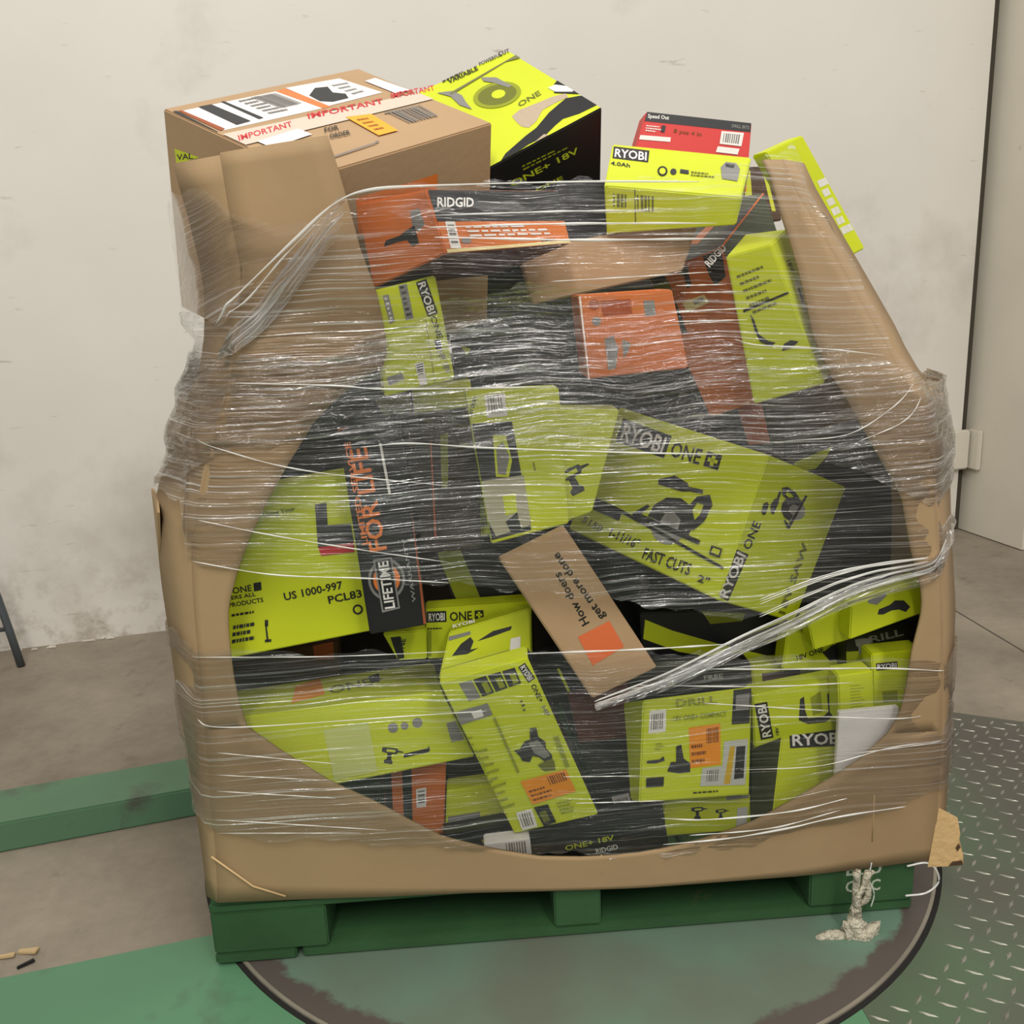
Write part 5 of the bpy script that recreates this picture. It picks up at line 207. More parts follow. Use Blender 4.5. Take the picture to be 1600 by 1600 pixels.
# ---------------------------------------------------------------- room
WA=Vector((-1.032,1.576,0));WB=Vector((2.521,2.294,0));WD=(WB-WA).normalized();WN=Vector((WD.y,-WD.x,0))
wallm=mat('painted_wall',(214,209,199),.55,var=.03,vscale=2.2,dirt=(168,160,146),dscale=1.6,dlo=.56,dhi=.9,bump=.05,bscale=12)
def wall_pt(s,z,off=0): p=WA+WD*s+WN*off;return (p.x,p.y,z)
def wall_material():
    m=wallm;nt=m.node_tree;b=nt.nodes['Principled BSDF'];src=b.inputs['Base Color'].links[0].from_socket
    tc=nt.nodes.new('ShaderNodeTexCoord');sp=nt.nodes.new('ShaderNodeSeparateXYZ');nt.links.new(tc.outputs['Object'],sp.inputs[0])
    # scuffs and grime on the lowest part of the wall, worn in by years of carts
    mr=nt.nodes.new('ShaderNodeMapRange');mr.inputs[1].default_value=.38;mr.inputs[2].default_value=0.;nt.links.new(sp.outputs['Z'],mr.inputs[0])
    n=nt.nodes.new('ShaderNodeTexNoise');n.inputs['Scale'].default_value=9;n.inputs['Detail'].default_value=9;n.inputs['Roughness'].default_value=.7;nt.links.new(tc.outputs['Object'],n.inputs[0])
    m2=nt.nodes.new('ShaderNodeMapRange');m2.inputs[1].default_value=.5;m2.inputs[2].default_value=.72;nt.links.new(n.outputs['Fac'],m2.inputs[0])
    mu=nt.nodes.new('ShaderNodeMath');mu.operation='MULTIPLY';nt.links.new(mr.outputs[0],mu.inputs[0]);nt.links.new(m2.outputs[0],mu.inputs[1])
    # fine scratches
    mp=nt.nodes.new('ShaderNodeMapping');mp.inputs['Scale'].default_value=(3,3,14);mp.inputs['Rotation'].default_value=(0,.5,0);nt.links.new(tc.outputs['Object'],mp.inputs[0])
    n4=nt.nodes.new('ShaderNodeTexNoise');n4.inputs['Scale'].default_value=3;n4.inputs['Detail'].default_value=10;nt.links.new(mp.outputs[0],n4.inputs[0])
    m4=nt.nodes.new('ShaderNodeMapRange');m4.inputs[1].default_value=.68;m4.inputs[2].default_value=.76;m4.inputs[4].default_value=.5;nt.links.new(n4.outputs['Fac'],m4.inputs[0])
    ad=nt.nodes.new('ShaderNodeMath');ad.operation='ADD';ad.use_clamp=True;nt.links.new(mu.outputs[0],ad.inputs[0]);nt.links.new(m4.outputs[0],ad.inputs[1])
    mx=nt.nodes.new('ShaderNodeMix');mx.data_type='RGBA';nt.links.new(ad.outputs[0],mx.inputs[0]);nt.links.new(src,mx.inputs[6]);mx.inputs[7].default_value=lin((150,138,120));nt.links.new(mx.outputs[2],b.inputs['Base Color'])
wall_material()
def wallbox(name,s0,s1,o0,o1,z0,z1,m,parent=None,bev=.003):
    bm=bmesh.new();vs=bbox(bm,s0,s1,o0,o1,z0,z1,0)
    for v in bm.verts: v.co=Vector(wall_pt(v.co.x,v.co.z,v.co.y))
    bmesh.ops.recalc_face_normals(bm,faces=bm.faces)
    if bev: bmesh.ops.bevel(bm,geom=list(bm.edges),offset=bev,segments=2,affect='EDGES')
    return bobj(name,bm,m,parent)
LW=(WB-WA).length
struct(wallbox('wall_back',-3.5,LW-.02,-.2,0,-.02,3.6,wallm,bev=0),'scuffed off-white warehouse wall behind the pallet')
colm=mat('painted_column',(206,200,184),.5,var=.04,vscale=4,dirt=(150,140,122),dscale=9,dlo=.66,dhi=.8,bump=.05,bscale=30)
colu=wallbox('trim_1',LW+.026,LW+3.5,-.2,.33,-.02,3.6,colm,bev=.012);struct(colu,'painted steel column at the right edge of the wall')
gapm=mat('gap_shadow',(70,64,54),.9)
struct(wallbox('trim_2',LW-.03,LW+.04,-.2,-.03,-.02,3.6,gapm,bev=0),'narrow joint between wall and column')
struct(wallbox('trim_3',LW-.26,LW-.024,.0,.006,.28,.292,mat('seam_paint',(150,142,126),.6),bev=0),'horizontal seam low on the wall beside the column')
br=wallbox('wall_bracket',LW-.11,LW+.0,.002,.03,.14,.30,colm,bev=.006);tag(br,'painted steel plate bridging the joint between wall and column','plate')
br.location.z=.12
wallbox('bracket_leg',LW+.006,LW+.0255,.0,.07,.26,.42,colm,br,bev=.004).location.z=-.12
for s in (.03,.13):
    V,F=tubemesh([wall_pt(LW-.09,.16+s,.028),wall_pt(LW-.09,.16+s,.036)],.006,8);bo=obj('bolt',V,F,colm,br)
# concrete floor
def floor_mat():
    m=bpy.data.materials.new('stained_concrete');m.use_nodes=True;nt=m.node_tree;b=nt.nodes['Principled BSDF'];b.inputs['Roughness'].default_value=.62
    tc=nt.nodes.new('ShaderNodeTexCoord')
    def noise(sc,det,ro=.55):
        n=nt.nodes.new('ShaderNodeTexNoise');n.inputs['Scale'].default_value=sc;n.inputs['Detail'].default_value=det;n.inputs['Roughness'].default_value=ro;nt.links.new(tc.outputs['Object'],n.inputs[0]);return n
    n=noise(2.2,7,.6);cr=nt.nodes.new('ShaderNodeValToRGB');nt.links.new(n.outputs['Fac'],cr.inputs[0]);e=cr.color_ramp.elements
    e[0].position=.35;e[0].color=lin((112,102,88));e[1].position=.68;e[1].color=lin((142,132,115))
    n2=noise(11,8,.65);m2=nt.nodes.new('ShaderNodeMapRange');m2.inputs[1].default_value=.6;m2.inputs[2].default_value=.74;m2.inputs[4].default_value=.6;nt.links.new(n2.outputs['Fac'],m2.inputs[0])
    mx=nt.nodes.new('ShaderNodeMix');mx.data_type='RGBA';nt.links.new(m2.outputs[0],mx.inputs[0]);nt.links.new(cr.outputs[0],mx.inputs[6]);mx.inputs[7].default_value=lin((84,74,62))
    n3=noise(45,5);m3=nt.nodes.new('ShaderNodeMapRange');m3.inputs[1].default_value=.3;m3.inputs[2].default_value=.7;m3.inputs[3].default_value=.93;m3.inputs[4].default_value=1.07;nt.links.new(n3.outputs['Fac'],m3.inputs[0])
    mu=nt.nodes.new('ShaderNodeMix');mu.data_type='RGBA';mu.blend_type='MULTIPLY';mu.inputs[0].default_value=1;nt.links.new(mx.outputs[2],mu.inputs[6]);nt.links.new(m3.outputs[0],mu.inputs[7])
    nt.links.new(mu.outputs[2],b.inputs['Base Color'])
    bp=nt.nodes.new('ShaderNodeBump');bp.inputs['Strength'].default_value=.15;bp.inputs['Distance'].default_value=.004;nt.links.new(n2.outputs['Fac'],bp.inputs['Height']);nt.links.new(bp.outputs[0],b.inputs['Normal'])
    return m
fl=obj('floor',[(-4,-3,-.012),(5,-3,-.012),(5,3.4,-.012),(-4,3.4,-.012)],[(0,1,2,3)],floor_mat());struct(fl,'stained grey-brown concrete floor')
obj('floor_joint',[(2.03,1.5,-.0115),(2.036,1.5,-.0115),(2.062,.95,-.0115),(2.056,.95,-.0115)],[(0,1,2,3)],gapm,fl)
# dirt line and paint chips where the wall meets the floor
rnd=random.Random(4);V=[];F=[]
for i in range(70):
    s=rnd.uniform(-.6,1.2) if i<45 else rnd.uniform(2.9,LW);p=wall_pt(s,-.0105,rnd.uniform(.002,.03));a=rnd.uniform(.004,.02);b_=rnd.uniform(.002,.006);k=len(V)
    q=[(p[0]-a,p[1]-b_-a*.2,p[2]),(p[0]+a,p[1]-b_+a*.2,p[2]),(p[0]+a*.7,p[1]+b_,p[2]),(p[0]-a*.6,p[1]+b_,p[2])];V+=q+[(x+.001,y,z+.004) for x,y,z in q];F+=[(k+4,k+5,k+6,k+7),(k,k+1,k+5,k+4),(k+1,k+2,k+6,k+5),(k+2,k+3,k+7,k+6),(k+3,k,k+4,k+7)]
o=obj('paint_chips',V,F,[mat('paint_chip',(206,198,184),.7)],fl);o['kind']='stuff'
# ---------------------------------------------------------------- wrapping machine base
GD=Vector((math.cos(.2032),math.sin(.2032),0))
greenm=mat('green_plate_paint',(80,122,90),.42,var=.1,vscale=2.5,dirt=(62,66,56),dscale=4,dlo=.58,dhi=.8,bump=.06,bscale=18)
e0=Vector((-.36,.0157,0))
def gp(t,z): p=e0+GD*t;return (p.x,p.y,z)
TX,TY,TR=CAMD['turn']
def slab(name,pts,z0,z1,m,parent=None):
    n=len(pts);V=[(x,y,z1) for x,y in pts]+[(x,y,z0) for x,y in pts]
    F=[tuple(range(n))]+[tuple(range(n,2*n))[::-1]]+[(i,n+i,n+(i+1)%n,(i+1)%n) for i in range(n)]
    bm=bmesh.new();vs=[bm.verts.new(v) for v in V]
    for f in F: bm.faces.new([vs[i] for i in f])
    bmesh.ops.recalc_face_normals(bm,faces=bm.faces);return bobj(name,bm,m,parent)
a=gp(-2.4,0);RG=TR+.008
def arc(t0,t1,n=40): return [(TX+RG*math.cos(t0+(t1-t0)*i/n),TY+RG*math.sin(t0+(t1-t0)*i/n)) for i in range(n+1)]
th1=math.acos((1.02-TX)/RG)
tt0=min((abs((TY+RG*math.sin(q)-e0.y)*GD.x-(TX+RG*math.cos(q)-e0.x)*GD.y),q) for q in np.linspace(math.pi,1.5*math.pi,2000))[1]
base=slab('base_plate',[a[:2]]+arc(tt0,2*math.pi-th1)+[(1.02,-1.3),(-2.6,-1.3)],-.012,-.004,greenm)
tag(base,'flat green painted steel plate on the floor in front of the pallet','plate')
# tread plate with raised lugs
def tread_mat():
    m=bpy.data.materials.new('worn_tread_plate');m.use_nodes=True;nt=m.node_tree;b=nt.nodes['Principled BSDF'];b.inputs['Roughness'].default_value=.45;b.inputs['Metallic'].default_value=.25
    tc=nt.nodes.new('ShaderNodeTexCoord');n=nt.nodes.new('ShaderNodeTexNoise');n.inputs['Scale'].default_value=2.4;n.inputs['Detail'].default_value=7;nt.links.new(tc.outputs['Object'],n.inputs[0])
    vd=nt.nodes.new('ShaderNodeVectorMath');vd.operation='DISTANCE';vd.inputs[1].default_value=(TX,TY,0);nt.links.new(tc.outputs['Object'],vd.inputs[0])
    mr=nt.nodes.new('ShaderNodeMapRange');mr.inputs[1].default_value=TR+.02;mr.inputs[2].default_value=TR+.34;mr.inputs[3].default_value=.27;mr.inputs[4].default_value=-.03;nt.links.new(vd.outputs['Value'],mr.inputs[0])
    ad=nt.nodes.new('ShaderNodeMath');nt.links.new(n.outputs['Fac'],ad.inputs[0]);nt.links.new(mr.outputs[0],ad.inputs[1])
    cr=nt.nodes.new('ShaderNodeValToRGB');nt.links.new(ad.outputs[0],cr.inputs[0]);e=cr.color_ramp.elements
    e[0].position=.42;e[0].color=lin((84,79,72));e[1].position=.95;e[1].color=lin((82,106,80))
    el=e.new(.66);el.color=lin((86,88,76))
    nt.links.new(cr.outputs[0],b.inputs['Base Color']);return m
tm=tread_mat()
tp=slab('tread_plate',[(1.0205,-1.3)]+[(max(x,1.0205),y) for x,y in arc(-th1,th1)]+[(1.25,.93),(2.35,.345),(2.35,-1.3)],-.012,-.004,tm)
tag(tp,'dark diamond tread plate to the right of the turntable','plate')
V=[];F=[];px=.042
for i in range(38):
    for j in range(66):
        x=1.0+i*px*.9;y=-1.0+j*px*.72+(i%2)*px*.36
        if math.hypot(x-TX,y-TY)<TR+.035 or y>.93+(1.25-x)*.53-.02 or x>2.3: continue
        if x<1.15 and y>.93: continue
        th=math.radians(38 if (i+j)%2 else -38)+.12;c,s=math.cos(th),math.sin(th);L_,W_=.0155,.0036;k=len(V)
        for (u,v,zz) in ((-L_,0,0),(0,-W_,0),(L_,0,0),(0,W_,0),(-L_*.6,0,.0016),(L_*.6,0,.0016)):
            V.append((x+u*c-v*s,y+u*s+v*c,-.0042+zz))
        F+=[(k,k+1,k+4),(k+1,k+5,k+4),(k+1,k+2,k+5),(k+2,k+3,k+5),(k+3,k+4,k+5),(k+3,k,k+4)]
lug=mat('lug_worn_steel',(138,136,124),.36,metal=.55,var=.25,vscale=5)
o=obj('tread_lugs',V,F,lug,tp);o['kind']='stuff'
# turntable
def turn_mat():
    m=bpy.data.materials.new('turntable_steel');m.use_nodes=True;nt=m.node_tree;b=nt.nodes['Principled BSDF'];b.inputs['Roughness'].default_value=.5
    tc=nt.nodes.new('ShaderNodeTexCoord')
    n=nt.nodes.new('ShaderNodeTexNoise');n.inputs['Scale'].default_value=9;n.inputs['Detail'].default_value=8;n.inputs['Roughness'].default_value=.65;nt.links.new(tc.outputs['Object'],n.inputs[0])
    n2=nt.nodes.new('ShaderNodeTexNoise');n2.inputs['Scale'].default_value=2.6;n2.inputs['Detail'].default_value=7;nt.links.new(tc.outputs['Object'],n2.inputs[0])
    vl=nt.nodes.new('ShaderNodeVectorMath');vl.operation='LENGTH';nt.links.new(tc.outputs['Object'],vl.inputs[0])
    ma=nt.nodes.new('ShaderNodeMath');ma.operation='MULTIPLY_ADD';ma.inputs[1].default_value=.11;nt.links.new(n.outputs['Fac'],ma.inputs[0]);nt.links.new(vl.outputs['Value'],ma.inputs[2])
    mr=nt.nodes.new('ShaderNodeMapRange');mr.inputs[1].default_value=TR+.0;mr.inputs[2].default_value=TR+.012;nt.links.new(ma.outputs[0],mr.inputs[0])
    cr=nt.nodes.new('ShaderNodeValToRGB');nt.links.new(n2.outputs['Fac'],cr.inputs[0]);e=cr.color_ramp.elements
    e[0].position=.36;e[0].color=lin((92,98,84));e[1].position=.66;e[1].color=lin((92,124,104))
    mx=nt.nodes.new('ShaderNodeMix');mx.data_type='RGBA';nt.links.new(mr.outputs[0],mx.inputs[0]);nt.links.new(cr.outputs[0],mx.inputs[6]);mx.inputs[7].default_value=lin((78,70,64))
    m3=nt.nodes.new('ShaderNodeMapRange');m3.inputs[1].default_value=.66;m3.inputs[2].default_value=.78;m3.inputs[4].default_value=.55;nt.links.new(n.outputs['Fac'],m3.inputs[0])
    m4=nt.nodes.new('ShaderNodeMix');m4.data_type='RGBA';nt.links.new(m3.outputs[0],m4.inputs[0]);nt.links.new(mx.outputs[2],m4.inputs[6]);m4.inputs[7].default_value=lin((56,50,44))
    nt.links.new(m4.outputs[2],b.inputs['Base Color']);return m
N=160
def ring(name,r0,r1,z0,z1,m,parent=None):
    V=[];F=[]
    for i in range(N):
        t=2*math.pi*i/N;c,s=math.cos(t),math.sin(t);V+=[(r0*c,r0*s,z0),(r1*c,r1*s,z0),(r1*c,r1*s,z1),(r0*c,r0*s,z1)]
    for i in range(N):
        a_=i*4;b_=((i+1)%N)*4
        F+=[(a_+3,a_+2,b_+2,b_+3),(a_+2,a_+1,b_+1,b_+2),(a_,a_+3,b_+3,b_)]
    return obj(name,V,F,m,parent)
tt=empty('turntable',(TX,TY,0));tag(tt,'round steel turntable with a dark rim and worn green top under the pallet','turntable')
V=[(0,0,-.0005)]+[((TR-.006)*math.cos(2*math.pi*i/N),(TR-.006)*math.sin(2*math.pi*i/N),-.0005) for i in range(N)]
obj('disc',V,[(0,1+i,1+(i+1)%N) for i in range(N)],turn_mat(),tt)
ring('rim',TR-.007,TR-.001,-.004,.0003,mat('rim_highlight_steel',(150,142,128),.35,metal=.4,var=.2),tt)  # rim kept pale: a highlight put into the steel colour
ring('rim_gap_shade',TR-.001,TR+.007,-.0039,-.0036,mat('rim_shade_black',(24,22,18),.9),tt)  # flat black ring, the shadow around the disc put in as colour
# green steel beam
bgm=mat('green_beam_paint',(78,112,84),.45,var=.1,vscale=3,dirt=(70,72,62),dscale=6,dlo=.58,dhi=.75,bump=.05,bscale=20)
bm_=bmesh.new();bbox(bm_,-2.2,.42,0,.15,-.012,.055,.004);o=bobj('steel_beam',bm_,bgm);o.location=(-.532,.404,0);o.rotation_euler=(0,0,.2318)
tag(o,'long green painted steel beam on the floor left of the pallet','beam')
# grey stand at the left edge
gm=mat('grey_steel_tube',(78,84,86),.4,metal=.3)
st=empty('folding_stand',(-.95,1.43,-.012));tag(st,'grey tubular steel stand at the left edge by the wall','stand')
def tub(name,pts,r,m,parent,n=8):
    V,F=tubemesh(pts,r,n);return obj(name,[Vector(v)-parent.location for v in V],F,m,parent,True)
tub('leg',[(-.925,1.43,-.011),(-.945,1.435,.11),(-.972,1.445,.24),(-1.00,1.45,.31),(-1.06,1.45,.335)],.012,gm,st)
tub('leg',[(-1.42,1.36,-.011),(-1.40,1.36,.11),(-1.36,1.37,.24),(-1.3,1.38,.32),(-1.06,1.45,.335)],.011,gm,st)
tub('crossbar',[(-.952,1.436,.11),(-1.40,1.36,.11)],.007,gm,st);tub('crossbar',[(-.972,1.445,.215),(-1.37,1.37,.23)],.012,gm,st)
# litter
rnd=random.Random(2);wd=mat('pale_splinter',(176,152,112),.8)
for i,(x,y,l,w_,a_,c_) in enumerate([(-.386,.075,.045,.008,.1,'p'),(-.345,.085,.035,.012,-.1,'p'),(-.335,.052,.028,.006,.6,'d'),(-.39,.03,.02,.01,.4,'p')]):
    bm=bmesh.new();bbox(bm,-l/2,l/2,-w_/2,w_/2,0,.005,.001)
    for v in bm.verts: v.co.z+=.001*math.sin(v.co.x*90);v.co.y*=1+.3*math.sin(v.co.x*60)
    o=bobj('wood_splinter' if c_=='p' else 'rubber_scrap',bm,wd if c_=='p' else PAL['black']);o.location=(x,y,-.011);o.rotation_euler=(0,0,a_)
    tag(o,['longest pale splinter at the left edge above the green plate','short broad pale splinter beside the longest one','small black scrap on the concrete near the green plate edge','pale chip nearest the left edge of the photo'][i],'debris')
# ---------------------------------------------------------------- pallet
pg=mat('green_pallet_paint',(46,80,46),.6,var=.15,vscale=7,dirt=(104,92,56),dscale=14,dlo=.66,dhi=.76,bump=.1,bscale=50)
pl=empty('pallet',(.6,.5,.0006));tag(pl,'green painted wooden block pallet carrying the wrapped bin','pallet')
def pb(name,x0,x1,y0,y1,z0,z1):
    return boxo(name,x0-.6,x1-.6,y0-.5,y1-.5,z0,z1,pg,pl,.003)
for xs in ((0.0,.19),(.572,.652),(1.015,1.2)):
    for ys in ((0,.14),(.43,.57),(.86,1.0)): pb('block',xs[0],xs[1],ys[0],ys[1],.020,.098)
for ys in ((0,.14),(.43,.57),(.86,1.)): pb('stringer_board',0,1.2,ys[0],ys[1],.098,.114)
for i in range(9): pb('deck_board',i*1.2/9+.004,(i+1)*1.2/9-.004,0,1.0,.114,.130)
pb('bottom_board',.145,1.2,.002,.12,0.0,.0195)
pb('bottom_board',0,.135,0,1,0.0,.0195)
for ys in ((.44,.56),(.88,1.)): pb('bottom_board',.145,1.2,ys[0],ys[1],0,.0195)
stencil=mat('stencil_paint',(170,176,158),.7)
for s,x,z in (('BLU',1.078,.078),('CHIC',1.078,.045)):
    V,F=text_mesh(s);o=obj('stencil_lettering',[(x-.6+v[0]*.062,-.5005,z-.0+v[1]*.022) for v in V],F,stencil,pl)
# ---------------------------------------------------------------- cardboard bin with a cut-out front
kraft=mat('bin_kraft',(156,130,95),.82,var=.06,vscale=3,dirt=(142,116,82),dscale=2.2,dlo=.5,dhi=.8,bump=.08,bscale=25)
kraftd=mat('bin_kraft_crease',(196,164,118),.8);kedge=mat('bin_torn_edge',(198,164,114),.85,bump=.3,bscale=70)
def wob(x,z): return .003*math.sin(7*x+3*z)+.003*math.sin(4.1*z+1.3*x+1)
gb=empty('bulk_bin',(.6,.5,.09));tag(gb,'large kraft cardboard bin with a rounded cut-out front, standing on the pallet','bin')
def gobj(name,V,F,m,thick=.005,smooth=True):
    o=obj(name,[Vector(v)-Vector((.6,.5,.09)) for v in V],F,m,gb,smooth)
    if thick:
        md=o.modifiers.new('thickness','SOLIDIFY');md.thickness=thick;md.offset=0
    return o
def resamp(c,n=None,zs=None):
    c=sorted(c,key=lambda p:p[2]);z=[p[2] for p in c]
    return [(float(np.interp(t,z,[p[0] for p in c])),float(np.interp(t,z,[p[1] for p in c])),t) for t in zs]
def along(c,n):
    c=[np.array(p) for p in c];l=[0]
    for i in range(1,len(c)): l.append(l[-1]+np.linalg.norm(c[i]-c[i-1]))
    return [np.array([np.interp(t,l,[p[k] for p in c]) for k in range(3)]) for t in np.linspace(0,l[-1],n)]
def upto(c,z,up=True):
    """part of a descending curve above height z"""
    o=[p for p in c if p[2]>z];q=[p for p in c if p[2]<=z]
    if q:
        a_,b_=np.array(o[-1]),np.array(q[0]);t=(a_[2]-z)/(a_[2]-b_[2]);e=list(a_+(b_-a_)*t)
        return (o+[e]) if up else ([e]+q)
    return o
PV=[];PF=[]
def patch(A,B_,m):
    """ruled patch between two point rows"""
    k=len(PV);n=len(A)
    for a_,b_ in zip(A,B_):
        for j in range(m+1): PV.append(tuple(a_+(b_-a_)*j/m))
    for i in range(n-1):
        for j in range(m): q=k+i*(m+1)+j;PF.append((q,q+1,q+m+2,q+m+1))
zl=GAY['HL'][-1][2];zr=GAY['HR'][-1][2]
patch(along(upto(GAY['FL'],zl),46),along(GAY['HL'],46),5)
patch(along(GAY['HR'],46),along(upto(GAY['FR'],zr),46),5)
# lower part: rows from the bottom edge up to the rim of the opening
fl=along(upto(GAY['FL'],zl,False)[::-1],10);fr_=along(upto(GAY['FR'],zr,False)[::-1],10)
bot=along(GAY['bot'],40);xs=[p[0] for p in bot];x0,x1=GAY['HB'][0][0],GAY['HB'][-1][0]
rim=[np.array(GAY['HB'][0])*(1-t)+np.array(fl[-1])*t for t in (1,.5)]+along(GAY['HB'],36)+[np.array(GAY['HB'][-1])*(1-t)+np.array(fr_[-1])*t for t in (.5,1)]
for i in range(len(bot)-1):
    for_rows=[]
def col(i,t):
    if i==0: return np.array([np.interp(t,np.linspace(0,1,10),[p[k] for p in fl]) for k in range(3)])
    if i==39: return np.array([np.interp(t,np.linspace(0,1,10),[p[k] for p in fr_]) for k in range(3)])
    return bot[i]+(rim[i]-bot[i])*t
k=len(PV)
for i in range(40):
    for j in range(11): PV.append(tuple(col(i,j/10)))
for i in range(39):
    for j in range(10): q=k+i*11+j;PF.append((q,q+11,q+12,q+1))
bm=bmesh.new()
def lean(x,y,z):
    # the narrow right-hand flap of the front leans back over the heap
    dy=max(0,z-.82)*.2*min(1,max(0,(x-.8)/.15));k=1+dy/(y-CAMD['C'][1])
    C_=CAMD['C'];return (C_[0]+(x-C_[0])*k,C_[1]+(y-C_[1])*k,C_[2]+(z-C_[2])*k)
vv=[bm.verts.new(Vector(lean(x,y+wob(x,z),z))-Vector((.6,.5,.09))) for x,y,z in PV]
for f in PF: bm.faces.new([vv[i] for i in f])
bmesh.ops.remove_doubles(bm,verts=bm.verts,dist=.0012);bmesh.ops.recalc_face_normals(bm,faces=bm.faces)
o=bobj('front_panel',bm,kraft,gb,True);md=o.modifiers.new('thickness','SOLIDIFY');md.thickness=.005;md.offset=0
def side(curF,curS,name1,name2,xoff,zt):
    za=max(min(p[2] for p in curF),min(p[2] for p in curS));zb=min(max(p[2] for p in curF),max(p[2] for p in curS))
    zs=np.linspace(za,zb,34);A=resamp(curF,zs=zs);B_=resamp(curS,zs=zs)
    A=[lean(x,y+wob(x,z),z) for x,y,z in A];B_=[lean(x,y,z) for x,y,z in B_]
    V=A+B_;n=len(zs);gobj(name1,V,[(i,i+1,n+i+1,n+i) for i in range(n-1)],kraft)
    zs2=np.linspace(za,zt,20);C_=resamp(curS,zs=zs2);D_=[(x+xoff*(1 if x<.6 else 1),.985,z) for x,y,z in C_]
    n=len(zs2);gobj(name2,C_+D_,[(i,i+1,n+i+1,n+i) for i in range(n-1)],kraft)
    return D_
dl=side(GAY['FL'],GAY['L'],'corner_panel','side_panel',.02,.93)
dr=side(GAY['FR'],GAY['R'],'corner_panel','side_panel',-.06,.90)
n=len(dl);gobj('back_panel',dl+dr,[(i,i+1,n+i+1,n+i) for i in range(n-1)],kraft)
L0=GAY['L']
gobj('crease_flap',[L0[8],(L0[8][0]-.022,L0[8][1]+.05,L0[8][2]+.002),L0[9],(L0[8][0]+.008,L0[8][1]-.03,L0[8][2]-.02)],[(0,1,3),(1,2,3)],kraft,.004,False)
R0=GAY['R'];rb=R0[-1];r2=R0[-2]
bx,bz=rb[0],rb[2]
gobj('torn_corner',[(bx-.035,-.0125,bz-.001),(r2[0]-.03,-.0125,r2[2]+.0),(r2[0]+.003,-.015,r2[2]-.02),(r2[0]+.009,-.017,r2[2]-.05),(r2[0]+.007,-.016,r2[2]-.056),(bx+.022,-.019,bz+.022),(bx+.024,-.018,bz+.002),(bx+.006,-.018,bz+.001)],[(0,7,1),(7,2,1),(7,3,2),(7,4,3),(7,5,4),(7,6,5)],kedge,.003,False)
gobj('torn_hole',[(bx-.002,-.021,bz+.003),(bx+.004,-.021,bz+.011),(bx+.020,-.0215,bz+.012),(bx+.023,-.0205,bz+.003)],[(0,1,2,3)],PAL['brown'],.001,False)
gobj('torn_hole',[(bx+.008,-.020,bz+.036),(bx+.012,-.020,bz+.044),(bx+.016,-.020,bz+.038),(bx+.012,-.020,bz+.030)],[(0,1,2,3)],PAL['brown'],.001,False)
def crease(pts,wd_=.0022,m=kraftd):
    V,F=tubemesh([(x,y,z) for x,y,z in pts],wd_,5);gobj('crease',V,F,m,0)
bl_=GAY['bot'][0]
crease([(bl_[0]+.0,-.0145,.215),(bl_[0]+.06,-.0145,.155),(bl_[0]+.11,-.0145,bl_[2]+.006)],.0018)
crease([(1.115,-.012,.15),(1.113,-.012,.27)],.0012);crease([(.652,-.0145,.125),(.652,-.0145,.165)],.001)
# dark filler cartons added to blacken gaps in the heap; they also carry it
for i,(x0,x1,z0,z1,l) in enumerate([(.05,.56,.135,.55,'added dark filler carton deep in the bin, lower left'),(.60,1.14,.135,.55,'added dark filler carton deep in the bin, lower right'),(.05,.54,.56,.92,'added dark filler carton deep in the bin, upper left'),(.58,1.12,.56,.96,'added dark filler carton deep in the bin, upper right')]):
    o=boxo('dark_filler_carton',x0,x1,.62,.94,z0,z1,PAL['darkbrown']);tag(o,l,'carton')
o=boxo('dark_filler_carton',.42,1.07,.70,.94,.97,1.15,PAL['darkbrown']);tag(o,'added dark filler carton deep in the heap under the flat kraft carton','carton')  # filler added so the bright wall does not show through the heap
